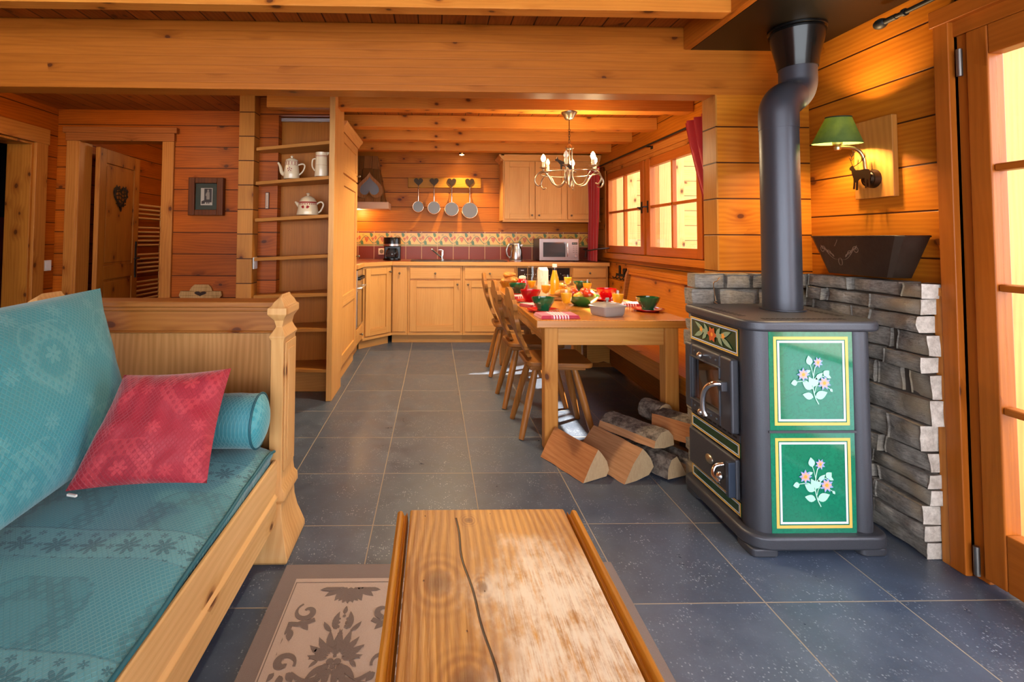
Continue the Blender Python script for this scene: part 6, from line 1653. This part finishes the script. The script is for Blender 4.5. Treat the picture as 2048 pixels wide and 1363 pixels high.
# thermometer, switches, picture
t = thing('thermometer', 'small thermometer on the plank wall left of the teapot', 'thermometer', (-1.322, 3.87, 1.49))
obj('case', MB().box(-1.337, -1.307, 3.858, 3.8695, 1.42, 1.555), simple('thermometer case', '#5b2a14', .5), t, .003)
obj('scale', MB().box(-1.332, -1.312, 3.8555, 3.8585, 1.428, 1.548), simple('ivory scale', '#c4a888', .4), t)
m = MB().cyl((-1.322, 3.855, 1.445), (-1.322, 3.855, 1.535), .0015, seg=6).ball((-1.322, 3.855, 1.44), .004, 8)
for k in range(9): m.box(-1.329, -1.325, 3.8549, 3.8553, 1.45 + .01 * k, 1.4515 + .01 * k)
obj('tube', m, simple('thermometer red', '#8f3a2c', .4), t)
t = thing('light_switch', 'white light switch on the post beside the shelf unit', 'switch', (-1.378, 3.8, 1.0))
obj('plate', MB().box(-1.3905, -1.381, 3.765, 3.845, .955, 1.045), white_plastic, t, .004); obj('rocker', MB().box(-1.381, -1.377, 3.78, 3.83, .97, 1.03), white_plastic, t, .002)
t = thing('light_switch', 'white light switch on the wall beside the left doorway', 'switch', (-3.29, 4.22, .95))
obj('plate', MB().box(-3.2995, -3.288, 4.18, 4.265, .905, .995), white_plastic, t, .004); obj('rocker', MB().box(-3.288, -3.283, 4.195, 4.25, .92, .98), white_plastic, t, .002)
t = thing('framed_photograph', 'old black and white photograph in a dark wooden frame', 'picture', (-1.98, YH, 1.55))
m = MB(); a, b, c_, e = -2.135, -1.835, 1.385, 1.715
for x0, x1, z0, z1 in ((a, a + .055, c_, e), (b - .055, b, c_, e)): m.box(x0, x1, YH - .055, YH - .001, z0, z1)
m.box(a + .055, b - .055, YH - .054, YH - .001, c_, c_ + .05).box(a + .055, b - .055, YH - .054, YH - .001, e - .05, e)
obj('frame', m, W['picframe'], t, .006)
obj('mount', MB().box(a + .05, b - .05, YH - .03, YH - .022, c_ + .045, e - .045), simple('dark green mount', '#1d2a1a', .7), t)
m = MB().box(-2.035, -1.935, YH - .0325, YH - .0305, 1.475, 1.625)
yv = YH - .0332
def R2(x0, x1, z0, z1, mi, d=0): m.m = mi; m.poly([(x0, yv - d, z0), (x1, yv - d, z0), (x1, yv - d, z1), (x0, yv - d, z1)])
R2(-2.005, -1.94, 1.50, 1.62, 1)
m.m = 2
def Mp(u, v): return (-1.972 + u, yv - .0006, 1.55 + v)
odisc(m, Mp, (0, .05), .009); m.poly([Mp(-.012, .04), Mp(.012, .04), Mp(.014, -.005), Mp(-.014, -.005)]); m.poly([Mp(-.004, .058), Mp(.004, .058), Mp(.0, .068)])
m.poly([Mp(-.018, .03), Mp(-.010, .03), Mp(-.012, .0), Mp(-.022, .01)]); m.poly([Mp(-.014, -.005), Mp(.014, -.005), Mp(.013, -.025), Mp(-.013, -.025)])
m.m = 1; m.poly([Mp(-.013, -.025), Mp(-.003, -.025), Mp(-.004, -.062), Mp(-.012, -.062)]); m.poly([Mp(.003, -.025), Mp(.013, -.025), Mp(.012, -.062), Mp(.004, -.062)])
m.poly([Mp(-.055, -.04), Mp(-.03, -.03), Mp(-.025, -.06), Mp(-.055, -.065)])
obj('photograph', m, [simple('faded print', '#a39a8b', .6), simple('print dark', '#231c17', .6), simple('print mid', '#7c7264', .6)], t)
obj('picture_glass', MB().poly([(a + .055, YH - .036, c_ + .05), (b - .055, YH - .036, c_ + .05), (b - .055, YH - .036, e - .05), (a + .055, YH - .036, e - .05)]), pane, t)
# chair whose carved top shows behind the daybed
t = thing('wooden_chair', 'pale wooden chair whose carved back top shows behind the daybed', 'chair', (-2.02, 4.08, 0), math.radians(90))
back = [(-.12, .0), (-.13, .06), (-.16, .12), (-.175, .20), (-.165, .27), (-.185, .295), (-.175, .335), (-.13, .325), (-.10, .335), (-.085, .37), (-.06, .395), (.06, .395), (.085, .37), (.10, .335), (.13, .325), (.175, .335), (.185, .295), (.165, .27), (.175, .20), (.16, .12), (.13, .06), (.12, .0)]
mb = MB(); n = len(back)
for i in range(n // 2 - 0):
    j, k, l_ = i + 1, n - 2 - i, n - 1 - i
    if j >= n // 2: break
    def pt(q, d): return (.15 + back[q][1] * .2 - d, back[q][0], .42 + back[q][1] * .93)
    hole = 6 <= i <= 7
    mb.hexa([pt(i, 0), pt(l_, 0), pt(l_, .022), pt(i, .022), pt(j, 0), pt(k, 0), pt(k, .022), pt(j, .022)])
pale = wood('pale chair wood', '#c39a64', '#97703c', 'z', None, .1)
bk = obj('backrest', mb, pale, t, .003, local=True)
hh = [(p[0] * .8, p[1] * .45) for p in heart2(24, .13, .11)]
obj('heart_hole_shade', MB().poly([(.15 + (.31 + p[1]) * .2 - .0235, p[0], .42 + (.31 + p[1]) * .93) for p in hh]), simple('painted hole shade', '#2a1509', .8), bk, local=True)  # dark flat heart painted as the shade of a hole; board is solid
obj('seat', MB().prism(rounded([(-.19, -.19), (.17, -.17), (.17, .17), (-.19, .19)], .05), 'xy', .405, .435), pale, t, .006, local=True)
for sx in (-1, 1):
    for sy in (-1, 1): obj('leg', MB().tube([(sx * .11, sy * .11, .41), (sx * .17, sy * .165, .002)], [.021, .016], 12), pale, t, local=True, smooth=50)
# towel radiator in the bathroom
t = thing('towel_rail', 'cream towel radiator with round bars behind the open door', 'radiator', (-3.26, 5.6, 1.0))
rm = simple('warm cream enamel', '#d9ab6a', .3)
for y in (5.30, 5.86): obj('upright', MB().cyl((-3.255, y, .35), (-3.255, y, 1.56), .016, seg=14).cyl((-3.298, y, .45), (-3.255, y, .45), .008).cyl((-3.298, y, 1.45), (-3.255, y, 1.45), .008), rm, t, smooth=50)
m = MB(); zz = 1.55
for grp in (4, 5, 5, 5, 4):
    for k in range(grp):
        m = MB().cyl((-3.235, 5.30, zz), (-3.235, 5.86, zz), .0115, seg=12); zz -= .0485
        if zz > .36: obj('bar', m, rm, t, smooth=50)
    zz -= .055
# rippled deep red surface in the dark room on the left
mb = MB(); mb.grid(lambda u, v: (-4.6 + .02 * sin(u * 40), 2.6 + 3.0 * u, .25 + 1.15 * v), 60, 6)
one('red_sheet', mb, simple('deep red sheet', '#6e0707', .8), 'deep red sheet glimpsed in the dark room through the far left doorway', 'curtain', smooth=60)

# ------------------------------------------------------------------ outside
g = G('autumn leaves'); oi = g.n('ShaderNodeTexCoord'); P = g.coords(); n = g.noise(g.vec(*P), 2.2, 2)
bs = g.bsdf(g.mix(n, '#3f6a22', '#8f9a34'), .6); tl = g.n('ShaderNodeBsdfTranslucent'); g.link(g.mix(n, '#5c8a2a', '#a8a23a'), tl.inputs[0]); mx = g.n('ShaderNodeMixShader'); mx.inputs[0].default_value = .45
g.t.links.new(bs.outputs[0], mx.inputs[1]); g.t.links.new(tl.outputs[0], mx.inputs[2]); g.t.links.new(mx.outputs[0], g.out.inputs[0]); leaves = g.m
def tree(x, y, h, r, seed, label):
    rs = random.Random(seed); t = thing('tree', label, 'tree', (x, y, -.2), 0, 'trees outside the glazed door')
    obj('trunk', MB().tube([(x, y, -.2), (x + .05, y, h * .4), (x - .05, y + .05, h * .8)], [.12, .09, .03], 10), simple('tree bark', '#4b3a2b', .9), t)
    mb = MB()
    for _ in range(1500):
        d = Vector((rs.gauss(0, 1), rs.gauss(0, 1), rs.gauss(0, 1))).normalized() * (r * rs.uniform(.55, 1) )
        c_ = Vector((x, y, h * .55)) + Vector((d.x, d.y, d.z * h * .42 / r))
        s_ = rs.uniform(.05, .11); u_ = Vector((rs.gauss(0, 1), rs.gauss(0, 1), rs.gauss(0, 1))).normalized(); w_ = u_.orthogonal().normalized()
        mb.poly([c_ - u_ * s_, c_ + w_ * s_ * .5, c_ + u_ * s_, c_ - w_ * s_ * .5])
    obj('foliage', mb, leaves, t)
tree(7.6, 5.9, 3.6, 1.4, 1, 'green and yellow tree seen through the glazed door, nearest the frame'); tree(10.8, 8.0, 5.0, 1.8, 2, 'taller yellowing tree farther behind, through the glazed door')
t = thing('shed', 'neighbouring shed with grey roof and gutter seen through the glazed door', 'shed', (4.6, 2.6, -.2))
obj('roof', MB().hexa([(3.5, 2.3, 2.33), (5.6, 2.3, 2.33), (5.6, 3.1, 2.13), (3.5, 3.1, 2.13), (3.5, 2.3, 2.38), (5.6, 2.3, 2.38), (5.6, 3.1, 2.18), (3.5, 3.1, 2.18)]), simple('grey roof', '#585c60', .6), t)
obj('gutter', MB().cyl((3.5, 3.13, 2.06), (5.6, 3.13, 2.06), .05, seg=14), simple('zinc gutter', '#8d979c', .4, .5), t)
obj('fascia', MB().box(3.5, 5.6, 3.02, 3.06, 1.80, 2.1), simple('painted fascia', '#c98d6a', .6), t)
for x in (3.6, 5.5): obj('post', MB().box(x, x + .1, 2.3, 2.4, -.2, 2.3), ext_v, t)
struct('ground_outside', B(2.14, 14, -8, 12, -.35, -.2), simple('pale terrace', '#8e8a80', .9), 'pale terrace ground outside', 'ground')

# ------------------------------------------------------------------ light, sky, camera
w = bpy.data.worlds.new('sky'); scene.world = w; w.use_nodes = True
nt = w.node_tree; nt.nodes.clear()
o_ = nt.nodes.new('ShaderNodeOutputWorld'); bg = nt.nodes.new('ShaderNodeBackground'); bg.inputs[0].default_value = (.88, .94, 1.0, 1); bg.inputs[1].default_value = 5.5
nt.links.new(bg.outputs[0], o_.inputs[0])
sd = Vector((-.70, -.45, -.74)).normalized()
light('SUN', (5, 5, 5), 26, (1, .86, .66), rot=sd.to_track_quat('-Z', 'Y').to_euler(), angle=math.radians(1.2))
for lx_, ly_ in ((.0, 4.7), (.2, 3.2)): light('SPOT', (lx_, ly_, 2.28), 95, (1, .77, .44), .04, (0, 0, 0), spot_size=math.radians(140), spot_blend=.8)  # unseen fill spots without fixtures, added to brighten the kitchen
light('POINT', (-2.3, 5.5, 2.1), 8, (1, .62, .3), .08)
light('POINT', (-2.4, 3.3, 2.15), 9, (1, .62, .3), .08)

cam = bpy.data.cameras.new('camera'); co = bpy.data.objects.new('camera', cam); C.objects.link(co); scene.camera = co
cam.sensor_width = 36; cam.lens = 973.5632 / 2048 * 36; cam.clip_start = .02
cam.shift_x = (1024 - 890.078) / 2048; cam.shift_y = (440.2727 - 681.5) / 2048
p, y, r = .0380, -.0213, .0054
Bm = Matrix(((1, 0, 0), (0, 0, -1), (0, 1, 0)))
Rz = Matrix(((cos(y), sin(y), 0), (-sin(y), cos(y), 0), (0, 0, 1)))
Rp = Matrix(((1, 0, 0), (0, cos(p), sin(p)), (0, -sin(p), cos(p))))
Rr = Matrix(((cos(r), -sin(r), 0), (sin(r), cos(r), 0), (0, 0, 1)))
M3 = Rr @ Rp @ Bm @ Rz
R_w = Matrix((M3[0], -M3[1], -M3[2])).transposed()
co.matrix_world = Matrix.Translation((0, 0, 1.19475)) @ R_w.to_4x4()
scene.view_settings.view_transform = 'Standard'; scene.view_settings.look = 'None'; scene.view_settings.exposure = 0.55
scene.cycles.max_bounces = 8; scene.cycles.diffuse_bounces = 4; scene.cycles.glossy_bounces = 4; scene.cycles.transmission_bounces = 6; scene.cycles.transparent_max_bounces = 12
scene.cycles.use_adaptive_sampling = True; scene.cycles.adaptive_threshold = .04
scene.cycles.sample_clamp_indirect = 6; scene.cycles.caustics_reflective = False; scene.cycles.caustics_refractive = False
